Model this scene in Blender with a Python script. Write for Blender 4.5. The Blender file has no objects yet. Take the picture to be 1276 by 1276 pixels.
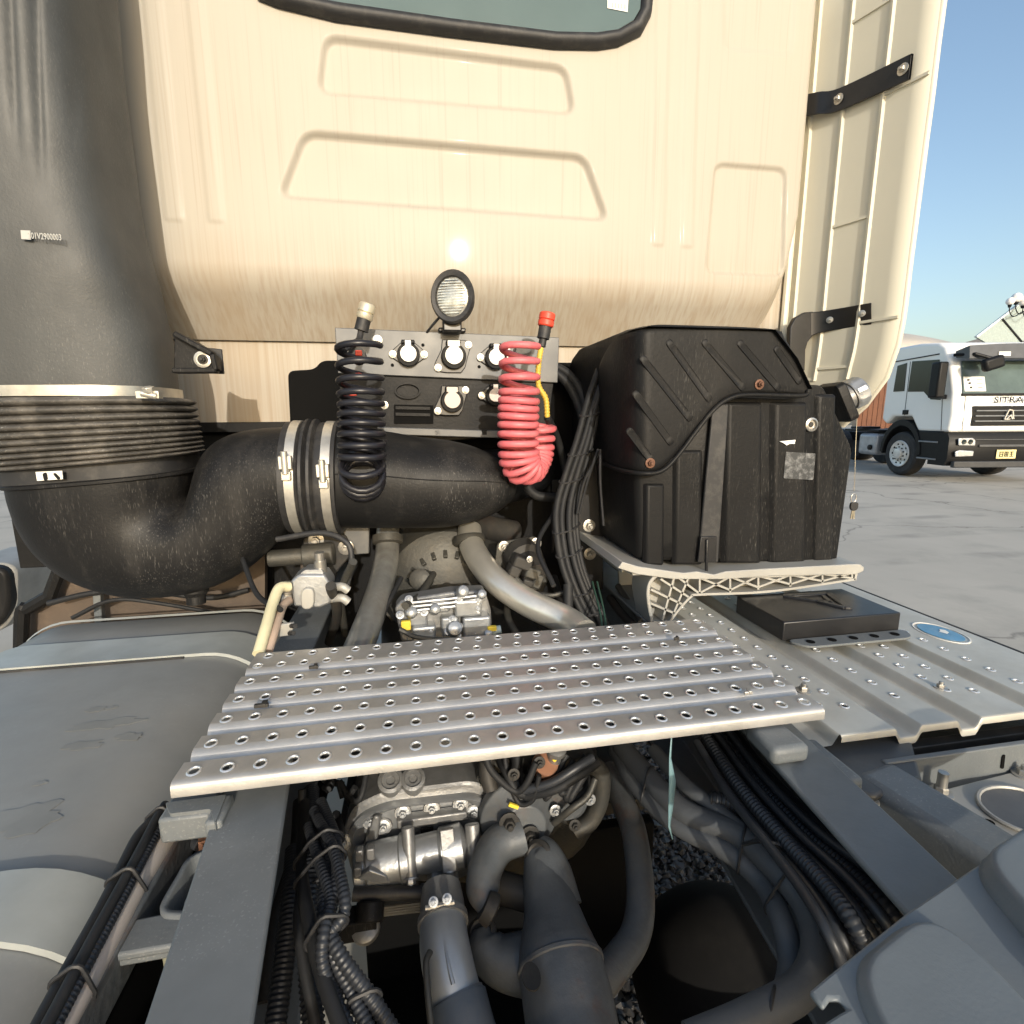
import bpy, bmesh, math, random
import numpy as np
from mathutils import Vector, Matrix
random.seed(7)
V = Vector
S = bpy.context.scene
COL = S.collection
# ------------------------------------------------------------------ camera
CAM_LOC = V((-0.155, 0.0, 1.5))
FPX, YAW, PITCH, ROLL = 656.0, math.radians(10.18), math.radians(10.38), math.radians(-0.36)
_f = V((math.sin(YAW)*math.cos(PITCH), math.cos(YAW)*math.cos(PITCH), -math.sin(PITCH)))
_r = V((math.cos(YAW), -math.sin(YAW), 0)); _u = _r.cross(_f)
CR = _r*math.cos(ROLL) + _u*math.sin(ROLL); CU = -_r*math.sin(ROLL) + _u*math.cos(ROLL)
cam = bpy.data.cameras.new('camera'); cam.sensor_fit = 'HORIZONTAL'; cam.sensor_width = 36
cam.lens = 36*FPX/1276; cam.clip_end = 3000; cam.clip_start = 0.01
camo = bpy.data.objects.new('camera', cam); COL.objects.link(camo)
m = Matrix((CR, CU, -_f)).transposed().to_4x4(); m.translation = CAM_LOC; camo.matrix_world = m
S.camera = camo
# ------------------------------------------------------------------ light
SUN_EL, SUN_AZ = math.radians(16), math.radians(180-5)      # azimuth from +Y towards +X
w = bpy.data.worlds.new('World'); S.world = w; w.use_nodes = True
nt = w.node_tree; bg = nt.nodes['Background']
sky = nt.nodes.new('ShaderNodeTexSky'); sky.sky_type = 'NISHITA'; sky.sun_disc = False
sky.sun_elevation = SUN_EL; sky.sun_rotation = SUN_AZ; sky.dust_density = 2.6; sky.air_density = 1.15; sky.ozone_density = 1.6
nt.links.new(sky.outputs[0], bg.inputs[0]); bg.inputs[1].default_value = 0.15
sl = bpy.data.lights.new('sun', 'SUN'); sl.energy = 2.0; sl.angle = math.radians(0.6); sl.color = (1, .93, .815)
so = bpy.data.objects.new('sun', sl); COL.objects.link(so)
sd = V((math.sin(SUN_AZ)*math.cos(SUN_EL), math.cos(SUN_AZ)*math.cos(SUN_EL), math.sin(SUN_EL)))
so.rotation_euler = sd.to_track_quat('Z', 'Y').to_euler(); so.location = (0, -5, 8)
S.view_settings.view_transform = 'Standard'; S.view_settings.look = 'None'; S.view_settings.gamma = 1
S.view_settings.exposure = 0.75; S.view_settings.use_curve_mapping = False
S.render.engine = 'CYCLES'

# ------------------------------------------------------------------ helpers
def at(px, py, X=None, Y=None, Z=None):
    """point of the place seen at photograph pixel px,py (1276 grid) on the plane X=, Y= or Z="""
    d = CR*(px-638) - CU*(py-638) + _f*FPX
    if X is not None: t = (X-CAM_LOC.x)/d.x
    elif Y is not None: t = (Y-CAM_LOC.y)/d.y
    else: t = (Z-CAM_LOC.z)/d.z
    return CAM_LOC + d*t

def frame(d):
    d = V(d).normalized(); a = V((0, 0, 1)) if abs(d.z) < .9 else V((1, 0, 0))
    x = a.cross(d).normalized(); return x, d.cross(x), d

def spline(P, n=8, closed=False):
    P = [V(p) for p in P]
    if len(P) < 3: return [P[0].lerp(P[-1], i/n) for i in range(n+1)]
    out = []; N = len(P)
    for i in range(N-1):
        p0 = P[i-1] if i else P[0]*2-P[1]; p1, p2 = P[i], P[i+1]; p3 = P[i+2] if i+2 < N else P[-1]*2-P[-2]
        for k in range(n):
            t = k/n
            out.append(.5*((2*p1)+(p2-p0)*t+(2*p0-5*p1+4*p2-p3)*t*t+(3*p1-p0-3*p2+p3)*t**3))
    out.append(P[-1]); return out

def resample(P, step):
    out = [P[0]]; acc = 0
    for a, b in zip(P, P[1:]):
        L = (b-a).length; s = step-acc
        while s <= L: out.append(a.lerp(b, s/L)); s += step
        acc = L-(s-step)
    if (out[-1]-P[-1]).length > step*.3: out.append(P[-1])
    return out

def tie(parent, p, n, cables, r=.0026, mat=None):
    """a cable tie: the hull of the cables where they cross the plane p,n"""
    n = V(n).normalized(); x, y, _ = frame(n); pts = []
    for P, rad in cables:
        best = None
        for a, b in zip(P, P[1:]):
            da, db = (a-p).dot(n), (b-p).dot(n)
            if da*db <= 0 and da != db:
                q = a.lerp(b, da/(da-db)); dist = (q-p).length
                if dist < .07 and (best is None or dist < best[0]): best = (dist, q)
        if best:
            q = best[1]-p
            for k in range(12): pts.append((q.dot(x)+(rad+r*.7)*math.cos(k*math.pi/6), q.dot(y)+(rad+r*.7)*math.sin(k*math.pi/6)))
    if len(pts) < 3: return
    pts = sorted(set(pts)); lo = []; hi = []
    def cr(o, a, b): return (a[0]-o[0])*(b[1]-o[1])-(a[1]-o[1])*(b[0]-o[0])
    for q in pts:
        while len(lo) > 1 and cr(lo[-2], lo[-1], q) <= 0: lo.pop()
        lo.append(q)
    for q in reversed(pts):
        while len(hi) > 1 and cr(hi[-2], hi[-1], q) <= 0: hi.pop()
        hi.append(q)
    H = lo[:-1]+hi[:-1]
    return obj('cable_tie', MB().tube([p+x*a+y*b for a, b in H], r, 6, closed=True), mat or m_rubber, parent)

class MB:
    def __init__(s): s.v = []; s.f = []
    def add(s, vs, fs):
        o = len(s.v); s.v += [V(v) for v in vs]; s.f += [tuple(i+o for i in f) for f in fs]; return s
    def box(s, c, size, rot=None):
        c = V(c); h = V(size)/2; vs = []
        for i in range(8):
            p = V((h.x*(1 if i & 1 else -1), h.y*(1 if i & 2 else -1), h.z*(1 if i & 4 else -1)))
            vs.append(c + (rot @ p if rot else p))
        return s.add(vs, [(0,2,3,1), (4,5,7,6), (0,1,5,4), (2,6,7,3), (0,4,6,2), (1,3,7,5)])
    def beam(s, a, b, wx, wz, up=(0, 0, 1)):
        a, b = V(a), V(b); d = (b-a); L = d.length; d.normalize()
        x = d.cross(V(up)).normalized(); z = x.cross(d)
        R = Matrix((x, d, z)).transposed()
        return s.box((a+b)/2, (wx, L, wz), R)
    def loft(s, loops, cap=True, closed=False):
        n = len(loops[0]); o = len(s.v)
        for l in loops: s.v += [V(p) for p in l]
        m = len(loops)
        for i in range(m if closed else m-1):
            for j in range(n):
                a = o+i*n; b = o+((i+1) % m)*n
                s.f.append((a+j, a+(j+1) % n, b+(j+1) % n, b+j))
        if cap and not closed:
            s.f.append(tuple(o+j for j in reversed(range(n)))); s.f.append(tuple(o+(m-1)*n+j for j in range(n)))
        return s
    def tube(s, P, r, seg=10, cap=True, closed=False):
        P = [V(p) for p in P]; N = len(P); loops = []; x = None
        for i, p in enumerate(P):
            d = (P[min(i+1, N-1)]-P[max(i-1, 0)])
            if d.length < 1e-9: d = V((0, 0, 1))
            d.normalize()
            if x is None: x = frame(d)[0]
            x = (x-d*x.dot(d)).normalized(); y = d.cross(x)
            rr = r[i] if isinstance(r, (list, tuple)) else r
            loops.append([p+(x*math.cos(2*math.pi*k/seg)+y*math.sin(2*math.pi*k/seg))*rr for k in range(seg)])
        return s.loft(loops, cap, closed)
    def cyl(s, a, b, r, seg=16, r2=None):
        return s.tube([a, b], [r, r if r2 is None else r2], seg)
    def lathe(s, prof, o, d, seg=20):
        o = V(o); x, y, z = frame(d)
        return s.loft([[o+z*h+(x*math.cos(2*math.pi*k/seg)+y*math.sin(2*math.pi*k/seg))*max(r, 1e-5) for k in range(seg)] for r, h in prof])
    def prism(s, poly, off):
        poly = [V(p) for p in poly]; off = V(off)
        n = V((0, 0, 0))
        for a, b in zip(poly, poly[1:]+poly[:1]): n += a.cross(b)
        if n.dot(off) > 0: poly = poly[::-1]
        return s.loft([[p+off for p in poly][::-1], poly[::-1]]) if False else s._pr(poly, off)
    def _pr(s, poly, off):
        n = len(poly); o = len(s.v); s.v += poly+[p+off for p in poly]
        s.f.append(tuple(range(o, o+n))); s.f.append(tuple(range(o+2*n-1, o+n-1, -1)))
        for j in range(n):
            k = (j+1) % n; s.f.append((o+k, o+j, o+n+j, o+n+k))
        return s
    def ball(s, c, r, seg=12, sq=(1, 1, 1)):
        c = V(c); loops = []
        for i in range(1, seg):
            t = math.pi*i/seg
            loops.append([c+V((sq[0]*r*math.sin(t)*math.cos(2*math.pi*k/seg), sq[1]*r*math.sin(t)*math.sin(2*math.pi*k/seg), -sq[2]*r*math.cos(t))) for k in range(seg)])
        return s.loft(loops)
    def strip(s, rows):
        n = len(rows[0]); o = len(s.v)
        for r in rows: s.v += [V(p) for p in r]
        for i in range(len(rows)-1):
            for j in range(n-1):
                a = o+i*n+j; s.f.append((a, a+1, a+n+1, a+n))
        return s

def sec(c, a, b, n=2.6, N=36):
    c, a, b = V(c), V(a), V(b); out = []
    for k in range(N):
        t = 2*math.pi*k/N; ct, st = math.cos(t), math.sin(t)
        out.append(c+a*math.copysign(abs(ct)**(2/n), ct)+b*math.copysign(abs(st)**(2/n), st))
    return out

def rrect(w, h, r, k=5):
    out = []
    for cx, cy, a0 in ((w/2-r, h/2-r, 0), (-w/2+r, h/2-r, 90), (-w/2+r, -h/2+r, 180), (w/2-r, -h/2+r, 270)):
        for i in range(k+1):
            a = math.radians(a0+90*i/k); out.append((cx+r*math.cos(a), cy+r*math.sin(a)))
    return out

def roundpoly(P, r, k=5):
    """round the corners of a planar 3D polygon"""
    P = [V(p) for p in P]; out = []; n = len(P)
    for i in range(n):
        a, b, c = P[i-1], P[i], P[(i+1) % n]
        rr = r[i] if isinstance(r, (list, tuple)) else r
        d1 = min(rr, (a-b).length*.48); d2 = min(rr, (c-b).length*.48)
        p, q = b+(a-b).normalized()*d1, b+(c-b).normalized()*d2
        for j in range(k+1):
            t = j/k; out.append(p*(1-t)**2+b*2*t*(1-t)+q*t*t)
    return out

ROOT = {}
def tag(o, label, cat, group=None, kind=None):
    if label: o['label'] = label
    if cat: o['category'] = cat
    if group: o['group'] = group
    if kind: o['kind'] = kind
    return o
def thing(name, label, cat, loc, group=None, rotz=0):
    o = bpy.data.objects.new(name, None); COL.objects.link(o); o.location = loc; o.rotation_euler = (0, 0, rotz)
    o.empty_display_size = .05; ROOT[o.name] = V(loc); return tag(o, label, cat, group)
def rootloc(p):
    while p.parent: p = p.parent
    return ROOT[p.name]
def obj(name, mb, mat, parent=None, bevel=0, smooth=38, local=False, label=None, bseg=2, solid=0):
    me = bpy.data.meshes.new(name)
    if isinstance(mb, bpy.types.Mesh): me = mb
    else:
        vs = mb.v; off = V((0, 0, 0))
        if parent is not None and not local: off = rootloc(parent)
        elif parent is None and not local and vs:
            off = V((sum(v.x for v in vs)/len(vs), sum(v.y for v in vs)/len(vs), min(v.z for v in vs)))
        me.from_pydata([tuple(v-off) for v in vs], [], mb.f); me.update()
        me.materials.append(mat)
        if smooth:
            me.shade_smooth(); me.set_sharp_from_angle(angle=math.radians(smooth))
    o = bpy.data.objects.new(name, me); COL.objects.link(o)
    if parent is not None: o.parent = parent
    elif not isinstance(mb, bpy.types.Mesh) and not local: o.location = off; ROOT[o.name] = off
    if solid:
        md = o.modifiers.new('solid', 'SOLIDIFY'); md.thickness = solid; md.offset = -1
    if bevel:
        md = o.modifiers.new('bevel', 'BEVEL'); md.width = bevel; md.segments = bseg; md.limit_method = 'ANGLE'; md.angle_limit = math.radians(40)
    if label: o['label'] = label
    return o
def place(name, mesh, parent, pos, axis=(0, 0, 1), scale=1, roll=0):
    """a copy of a small shared mesh, its Z along axis"""
    o = bpy.data.objects.new(name, mesh); COL.objects.link(o); o.parent = parent
    x, y, z = frame(axis); R = Matrix((x, y, z)).transposed() @ Matrix.Rotation(roll, 3, 'Z')
    M4 = R.to_4x4() @ Matrix.Scale(scale, 4); M4.translation = V(pos)-rootloc(parent); o.matrix_local = M4
    return o
def mesh(mb, mat, smooth=38):
    me = bpy.data.meshes.new('shared'); me.from_pydata([tuple(v) for v in mb.v], [], mb.f); me.update(); me.materials.append(mat)
    me.shade_smooth(); me.set_sharp_from_angle(angle=math.radians(smooth)); return me

# ------------------------------------------------------------------ materials
def M(name, col, rough=.5, metal=0., var=.18, vs=6., dust=0., dcol=(.30, .27, .22), ds=9., streak=1., bump=0., bs=60., spec=.5, coat=0., rust=0., grime=0., speck=0., sps=240., spc=(.42, .40, .36), spst=1., spm=5.):
    mt = bpy.data.materials.new(name); mt.use_nodes = True; t = mt.node_tree; N = t.nodes; L = t.links; b = N['Principled BSDF']
    tc = N.new('ShaderNodeTexCoord')
    def noise(scale, det=5, sz=1., rough_=.6):
        mp = N.new('ShaderNodeMapping'); mp.inputs['Scale'].default_value = (1, 1, sz); L.new(tc.outputs['Object'], mp.inputs[0])
        n = N.new('ShaderNodeTexNoise'); n.inputs['Scale'].default_value = scale; n.inputs['Detail'].default_value = det; n.inputs['Roughness'].default_value = rough_
        L.new(mp.outputs[0], n.inputs['Vector']); return n.outputs['Fac']
    def ramp(fac, a, b_, c0=(0,0,0,1), c1=(1,1,1,1)):
        r = N.new('ShaderNodeValToRGB'); e = r.color_ramp.elements; e[0].position = a; e[1].position = b_; e[0].color = c0; e[1].color = c1
        L.new(fac, r.inputs[0]); return r.outputs[0]
    def mix(f, a, b_):
        x = N.new('ShaderNodeMix'); x.data_type = 'RGBA'
        for s_, val in ((0, f), (6, a), (7, b_)):
            if hasattr(val, 'default_value') or hasattr(val, 'is_linked'): L.new(val, x.inputs[s_])
            elif s_ == 0: x.inputs[0].default_value = val
            else: x.inputs[s_].default_value = (*val[:3], 1)
        return x.outputs[2]
    n1 = noise(vs)
    lo = tuple(c*(1-var) for c in col); hi = tuple(min(1, c*(1+var)) for c in col)
    c = ramp(n1, .3, .7, (*lo, 1), (*hi, 1))
    rsock = None
    if dust:
        n2 = noise(ds, 9, 1/streak if streak > 1 else 1, .72)
        f = ramp(n2, .52-.1*dust, .78, (0,0,0,1), (dust,)*3+(1,))
        c = mix(f, c, dcol); 
    if grime:
        n4 = noise(3.2, 8, .5, .75); f4 = ramp(n4, .5, .72, (0,0,0,1), (grime,)*3+(1,)); c = mix(f4, c, (.035, .03, .026))
    if rust:
        n3 = noise(14, 8, 1, .7); f3 = ramp(n3, .56, .68, (0,0,0,1), (rust,)*3+(1,)); c = mix(f3, c, (.16, .06, .025))
    if speck:      # fine dried splashes, gathered in patches
        n5 = noise(sps, 2, 1/spst, .5); f5 = ramp(n5, .60, .72); n6 = noise(spm, 4, 1/max(1, spst*.3), .6); f6 = ramp(n6, .42, .70, (0,0,0,1), (speck,)*3+(1,))
        mm = N.new('ShaderNodeMath'); mm.operation = 'MULTIPLY'; L.new(f5, mm.inputs[0]); L.new(f6, mm.inputs[1]); c = mix(mm.outputs[0], c, spc)
    L.new(c, b.inputs['Base Color'])
    b.inputs['Metallic'].default_value = metal
    nr = noise(vs*2.3, 6); rr = N.new('ShaderNodeMapRange'); rr.inputs[3].default_value = max(.05, rough-.1); rr.inputs[4].default_value = min(1, rough+.13)
    L.new(nr, rr.inputs[0]); L.new(rr.outputs[0], b.inputs['Roughness'])
    b.inputs['Specular IOR Level'].default_value = spec
    if coat: b.inputs['Coat Weight'].default_value = coat; b.inputs['Coat Roughness'].default_value = .06
    if bump:
        nb = noise(bs, 4); bp = N.new('ShaderNodeBump'); bp.inputs['Strength'].default_value = bump; bp.inputs['Distance'].default_value = .004
        L.new(nb, bp.inputs['Height']); L.new(bp.outputs[0], b.inputs['Normal'])
    return mt

m_black = M('black plastic', (.011, .011, .0113), .45, spec=.15, speck=.16, spst=9, sps=520, dust=.07, dcol=(.16, .145, .125), ds=10, streak=5, bump=.15, bs=120)
m_duct = M('dusty black duct', (.0095, .0095, .0098), .46, spec=.2, speck=.2, spst=9, sps=480, dust=.13, dcol=(.2, .185, .165), ds=12, streak=6, bump=.14, bs=150)
m_snork = M('grey black snorkel', (.052, .055, .055), .55, speck=.16, spst=4, sps=480, dust=.2, dcol=(.15, .152, .148), ds=7, streak=4, bump=.16, bs=170)
m_rubber = M('black rubber', (.018, .018, .019), .55, dust=.3, dcol=(.17, .155, .135), ds=25)
m_bellow = M('dusty rubber bellows', (.055, .051, .045), .6, speck=.6, sps=200, dust=.8, dcol=(.26, .235, .20), ds=16)
m_hose = M('dark hose', (.014, .0145, .0155), .6, spec=.35, dust=.18, dcol=(.11, .105, .095), ds=20)
m_conduit = M('corrugated conduit', (.024, .026, .030), .42, dust=.15, dcol=(.10, .10, .10), ds=20)
m_railL = M('frosted frame paint', (.135, .145, .148), .5, dust=.25, dcol=(.24, .245, .24), ds=9, grime=.2, speck=.8, sps=330, spc=(.40, .41, .41), spm=4)
m_blackmet = M('black painted steel', (.009, .009, .010), .35, var=.2, dust=.1, dcol=(.12, .11, .1))
m_dark = M('dark grimy iron', (.035, .033, .03), .6, metal=.3, dust=.5, dcol=(.11, .095, .075), ds=12, rust=.15)
m_cast = M('grimy cast iron', (.07, .068, .06), .55, metal=.5, dust=.45, dcol=(.15, .125, .09), ds=10, bump=.3, bs=90)
m_shaft = M('grey painted shaft', (.105, .114, .12), .5, metal=.15, var=.35, dust=.65, dcol=(.14, .12, .095), ds=13, rust=.4, bump=.35, bs=70, grime=.35, speck=.15, sps=200, spc=(.25, .24, .22))
m_frame = M('grey frame paint', (.135, .147, .151), .48, speck=.4, sps=300, dust=.3, dcol=(.22, .22, .21), ds=9, bump=.12, bs=200, grime=.25)
m_fender = M('grey fender plastic', (.150, .168, .177), .42, var=.1, dust=.15, dcol=(.27, .28, .28), ds=5, bump=.08, bs=220)
m_tank = M('grey painted tank', (.235, .238, .227), .46, dust=.3, dcol=(.30, .275, .23), ds=3.2, var=.10, grime=.12, speck=.25, sps=160, spc=(.34, .33, .3))
m_strap = M('grey steel strap', (.40, .42, .40), .42, metal=.2, dust=.25, dcol=(.36, .35, .31), ds=7)
m_alu = M('aluminium tread', (.53, .51, .475), .44, metal=.7, var=.14, vs=14, dust=.4, dcol=(.33, .31, .26), ds=11, streak=1, bump=.1, bs=300)
m_alu2 = M('galvanised tread', (.53, .52, .47), .5, metal=.4, var=.14, vs=9, dust=.5, dcol=(.42, .385, .31), ds=6, rust=.06)
m_rim = M('bright punched rim', (.82, .82, .8), .34, metal=.75, var=.06)
m_castalu = M('cast aluminium', (.37, .365, .34), .5, metal=.35, var=.12, dust=.3, dcol=(.36, .33, .27))
m_silver = M('silver casting', (.36, .37, .375), .38, metal=.65, var=.2, vs=14, dust=.3, dcol=(.2, .18, .15), ds=18, bump=.2, bs=110)
m_silverd = M('dull silver casting', (.24, .24, .235), .45, metal=.55, var=.25, vs=12, dust=.5, dcol=(.15, .13, .1), ds=14, bump=.3, bs=90)
m_zinc = M('zinc bolt', (.46, .44, .40), .36, metal=.8, var=.15, dust=.2)
m_clamp = M('clamp steel', (.62, .59, .52), .36, metal=.75, var=.2, vs=20, dust=.3, dcol=(.3, .24, .16))
m_pipe = M('steel pipe', (.72, .69, .61), .30, metal=.72, var=.15, vs=5, dust=.35, dcol=(.23, .2, .15), ds=6)
m_pipeb = M('bluish hot pipe', (.34, .345, .33), .32, metal=.65, var=.35, vs=7, dust=.75, dcol=(.17, .14, .10), ds=6)
m_panel = M('grey bracket plate', (.105, .107, .108), .45, metal=.15, dust=.3, dcol=(.2, .18, .15), ds=12)
m_white = M('white plastic cap', (.78, .76, .70), .45, var=.06)
m_capd = M('dusty pinkish cap', (.58, .5, .43), .5, var=.1)
m_red = M('pink red coil', (.58, .13, .145), .45, var=.1, dust=.45, dcol=(.6, .30, .29), ds=30)
m_redcap = M('red cap', (.62, .06, .03), .45)
m_coilb = M('black coil', (.012, .012, .016), .38, dust=.12, dcol=(.1, .095, .09), ds=30)
m_yellow = M('yellow sleeve', (.62, .42, .06), .5)
m_beige = M('beige pipe', (.42, .37, .32), .5, dust=.4, dcol=(.30, .24, .22), ds=6)
m_cream_hose = M('cream hose', (.62, .58, .38), .5, dust=.4, dcol=(.42, .30, .22), ds=8)
m_fair = M('fairing inside', (.60, .575, .475), .55, var=.05, vs=2, dust=.2, dcol=(.46, .43, .34), ds=4)
m_lip = M('fairing edge', (.66, .62, .51), .4, var=.04)
m_greenhose = M('green blue strap', (.18, .30, .32), .45)
m_sticker = M('white print', (.75, .74, .70), .5, var=.05)
m_stickerg = M('grey print', (.4, .4, .38), .5, var=.05)
m_blue = M('blue sticker', (.10, .28, .46), .45, var=.2, vs=20, dust=.4, dcol=(.5, .55, .55), ds=25)
m_label = M('worn foil label', (.05, .053, .056), .4, metal=.2, dust=.6, dcol=(.45, .46, .47), ds=75)
m_rusty = M('rusty bolt', (.13, .06, .035), .6, metal=.3, dust=.3, dcol=(.2, .12, .08))
m_copper = M('copper fitting', (.40, .2, .12), .45, metal=.5)
m_yel2 = M('yellow tag', (.75, .55, .05), .5)
m_tyre = M('tyre rubber', (.022, .022, .023), .75, var=.2, dust=.4, dcol=(.12, .115, .1), ds=3)
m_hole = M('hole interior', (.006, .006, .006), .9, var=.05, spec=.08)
m_keym = M('key metal', (.45, .4, .3), .35, metal=.8)

def glassmat(name, col, rough=.05, metal=0, spec=.6):
    return M(name, col, rough, metal, var=.05, spec=spec)
m_glass = glassmat('cab rear glass', (.085, .125, .13), .12, spec=.25)
m_lens = M('lamp lens', (.52, .51, .46), .16, metal=.6, var=.35, vs=60)

# cream cab paint with rain streaks
def cabmat():
    mt = M('cream cab paint', (.405, .376, .322), .5, var=.012, vs=2, coat=.015, spec=.25)
    t = mt.node_tree; N = t.nodes; L = t.links; b = N['Principled BSDF']
    tc = N.new('ShaderNodeTexCoord'); mp = N.new('ShaderNodeMapping'); mp.inputs['Scale'].default_value = (1, .25, .018)
    L.new(tc.outputs['Object'], mp.inputs[0])
    n = N.new('ShaderNodeTexNoise'); n.inputs['Scale'].default_value = 105; n.inputs['Detail'].default_value = 3; n.inputs['Roughness'].default_value = .5
    L.new(mp.outputs[0], n.inputs[0])
    r = N.new('ShaderNodeValToRGB'); r.color_ramp.elements[0].position = .42; r.color_ramp.elements[1].position = .80; L.new(n.outputs[0], r.inputs[0])
    # dirt streaks by height, strengthened below to paint the lower roll's shade too
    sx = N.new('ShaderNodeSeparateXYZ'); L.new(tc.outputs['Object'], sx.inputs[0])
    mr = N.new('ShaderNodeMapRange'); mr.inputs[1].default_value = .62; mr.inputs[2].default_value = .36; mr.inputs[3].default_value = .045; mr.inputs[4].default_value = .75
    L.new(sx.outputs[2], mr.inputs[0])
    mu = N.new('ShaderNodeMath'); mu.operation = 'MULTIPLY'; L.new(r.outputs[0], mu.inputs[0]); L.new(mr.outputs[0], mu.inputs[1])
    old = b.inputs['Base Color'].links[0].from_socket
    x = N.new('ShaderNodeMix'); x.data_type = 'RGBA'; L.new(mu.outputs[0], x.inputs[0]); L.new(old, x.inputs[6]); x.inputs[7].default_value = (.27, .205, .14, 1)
    # broad road film, deepened by height to paint in the roll's shaded band
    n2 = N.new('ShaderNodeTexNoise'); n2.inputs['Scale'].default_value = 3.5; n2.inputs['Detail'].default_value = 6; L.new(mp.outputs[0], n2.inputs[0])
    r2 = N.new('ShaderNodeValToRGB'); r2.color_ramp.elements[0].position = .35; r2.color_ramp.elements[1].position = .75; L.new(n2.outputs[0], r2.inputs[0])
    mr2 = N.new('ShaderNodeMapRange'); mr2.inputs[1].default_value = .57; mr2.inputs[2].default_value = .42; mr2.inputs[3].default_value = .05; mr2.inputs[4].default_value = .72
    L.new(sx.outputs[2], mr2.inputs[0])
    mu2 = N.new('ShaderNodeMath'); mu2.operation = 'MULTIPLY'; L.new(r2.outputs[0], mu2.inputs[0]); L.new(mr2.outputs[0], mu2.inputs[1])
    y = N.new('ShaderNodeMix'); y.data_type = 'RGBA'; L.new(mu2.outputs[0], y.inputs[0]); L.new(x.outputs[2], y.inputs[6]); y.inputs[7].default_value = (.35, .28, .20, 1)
    mp3 = N.new('ShaderNodeMapping'); mp3.inputs['Scale'].default_value = (1, .2, .012); L.new(tc.outputs['Object'], mp3.inputs[0])
    n3 = N.new('ShaderNodeTexNoise'); n3.inputs['Scale'].default_value = 150; n3.inputs['Detail'].default_value = 2; L.new(mp3.outputs[0], n3.inputs[0])
    r3 = N.new('ShaderNodeValToRGB'); r3.color_ramp.elements[0].position = .57; r3.color_ramp.elements[1].position = .72; r3.color_ramp.elements[1].color = (.15,)*3+(1,); L.new(n3.outputs[0], r3.inputs[0])
    z = N.new('ShaderNodeMix'); z.data_type = 'RGBA'; L.new(r3.outputs[0], z.inputs[0]); L.new(y.outputs[2], z.inputs[6]); z.inputs[7].default_value = (.20, .135, .08, 1)
    L.new(z.outputs[2], b.inputs['Base Color']); return mt
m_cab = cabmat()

# shared small pieces -------------------------------------------------
def bolt_mesh(mat, r=.008, h=.008):
    b = MB(); b.lathe([(r*1.75, 0), (r*1.75, h*.25), (r*1.6, h*.3), (r*1.0, h*.3)], (0,0,0), (0,0,1), 14)
    b.lathe([(r*1.02, h*.3), (r*1.02, h*1.1), (r*.9, h*1.25)], (0,0,0), (0,0,1), 6)
    b.lathe([(r*.55, h*1.25), (r*.55, h*1.9), (r*.45, h*2.0)], (0,0,0), (0,0,1), 10); return mesh(b, mat)
BOLT = bolt_mesh(m_zinc); BOLTS = bolt_mesh(m_silver); BOLTR = bolt_mesh(m_rusty); BOLTD = bolt_mesh(m_dark)
def bolt(parent, pos, axis=(0, -1, 0), s=1., me=None, name='bolt'): return place(name, me or BOLT, parent, pos, axis, s, random.random())

def corrugated(mb, P, r, pitch=.0065, seg=12):
    P = resample(spline(P, 24), pitch/4); R = [r*(1.0 if (i % 4) in (0, 1) else .86) for i in range(len(P))]
    return mb.tube(P, R, seg)
def text_mesh(body, size, mat, depth=.0005):
    c = bpy.data.curves.new('lettering', 'FONT'); c.body = body; c.size = size; c.extrude = depth; c.offset = size*.005; c.align_x = 'CENTER'; c.align_y = 'CENTER'; c.resolution_u = 2
    o = bpy.data.objects.new('lettering', c); COL.objects.link(o); bpy.context.view_layer.update()
    me = bpy.data.meshes.new_from_object(o); bpy.data.objects.remove(o); bpy.data.curves.remove(c)
    me.materials.clear(); me.materials.append(mat); return me
def put_text(body, size, mat, parent, pos, right, up, name='lettering', local=False, sx=1.):
    me = text_mesh(body, size, mat); o = bpy.data.objects.new(name, me); COL.objects.link(o); o.parent = parent
    r, u = V(right).normalized(), V(up).normalized(); n = r.cross(u)
    M4 = Matrix((r*sx, u, n)).transposed().to_4x4(); M4.translation = V(pos) if local else V(pos)-rootloc(parent); o.matrix_local = M4; return o

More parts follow.
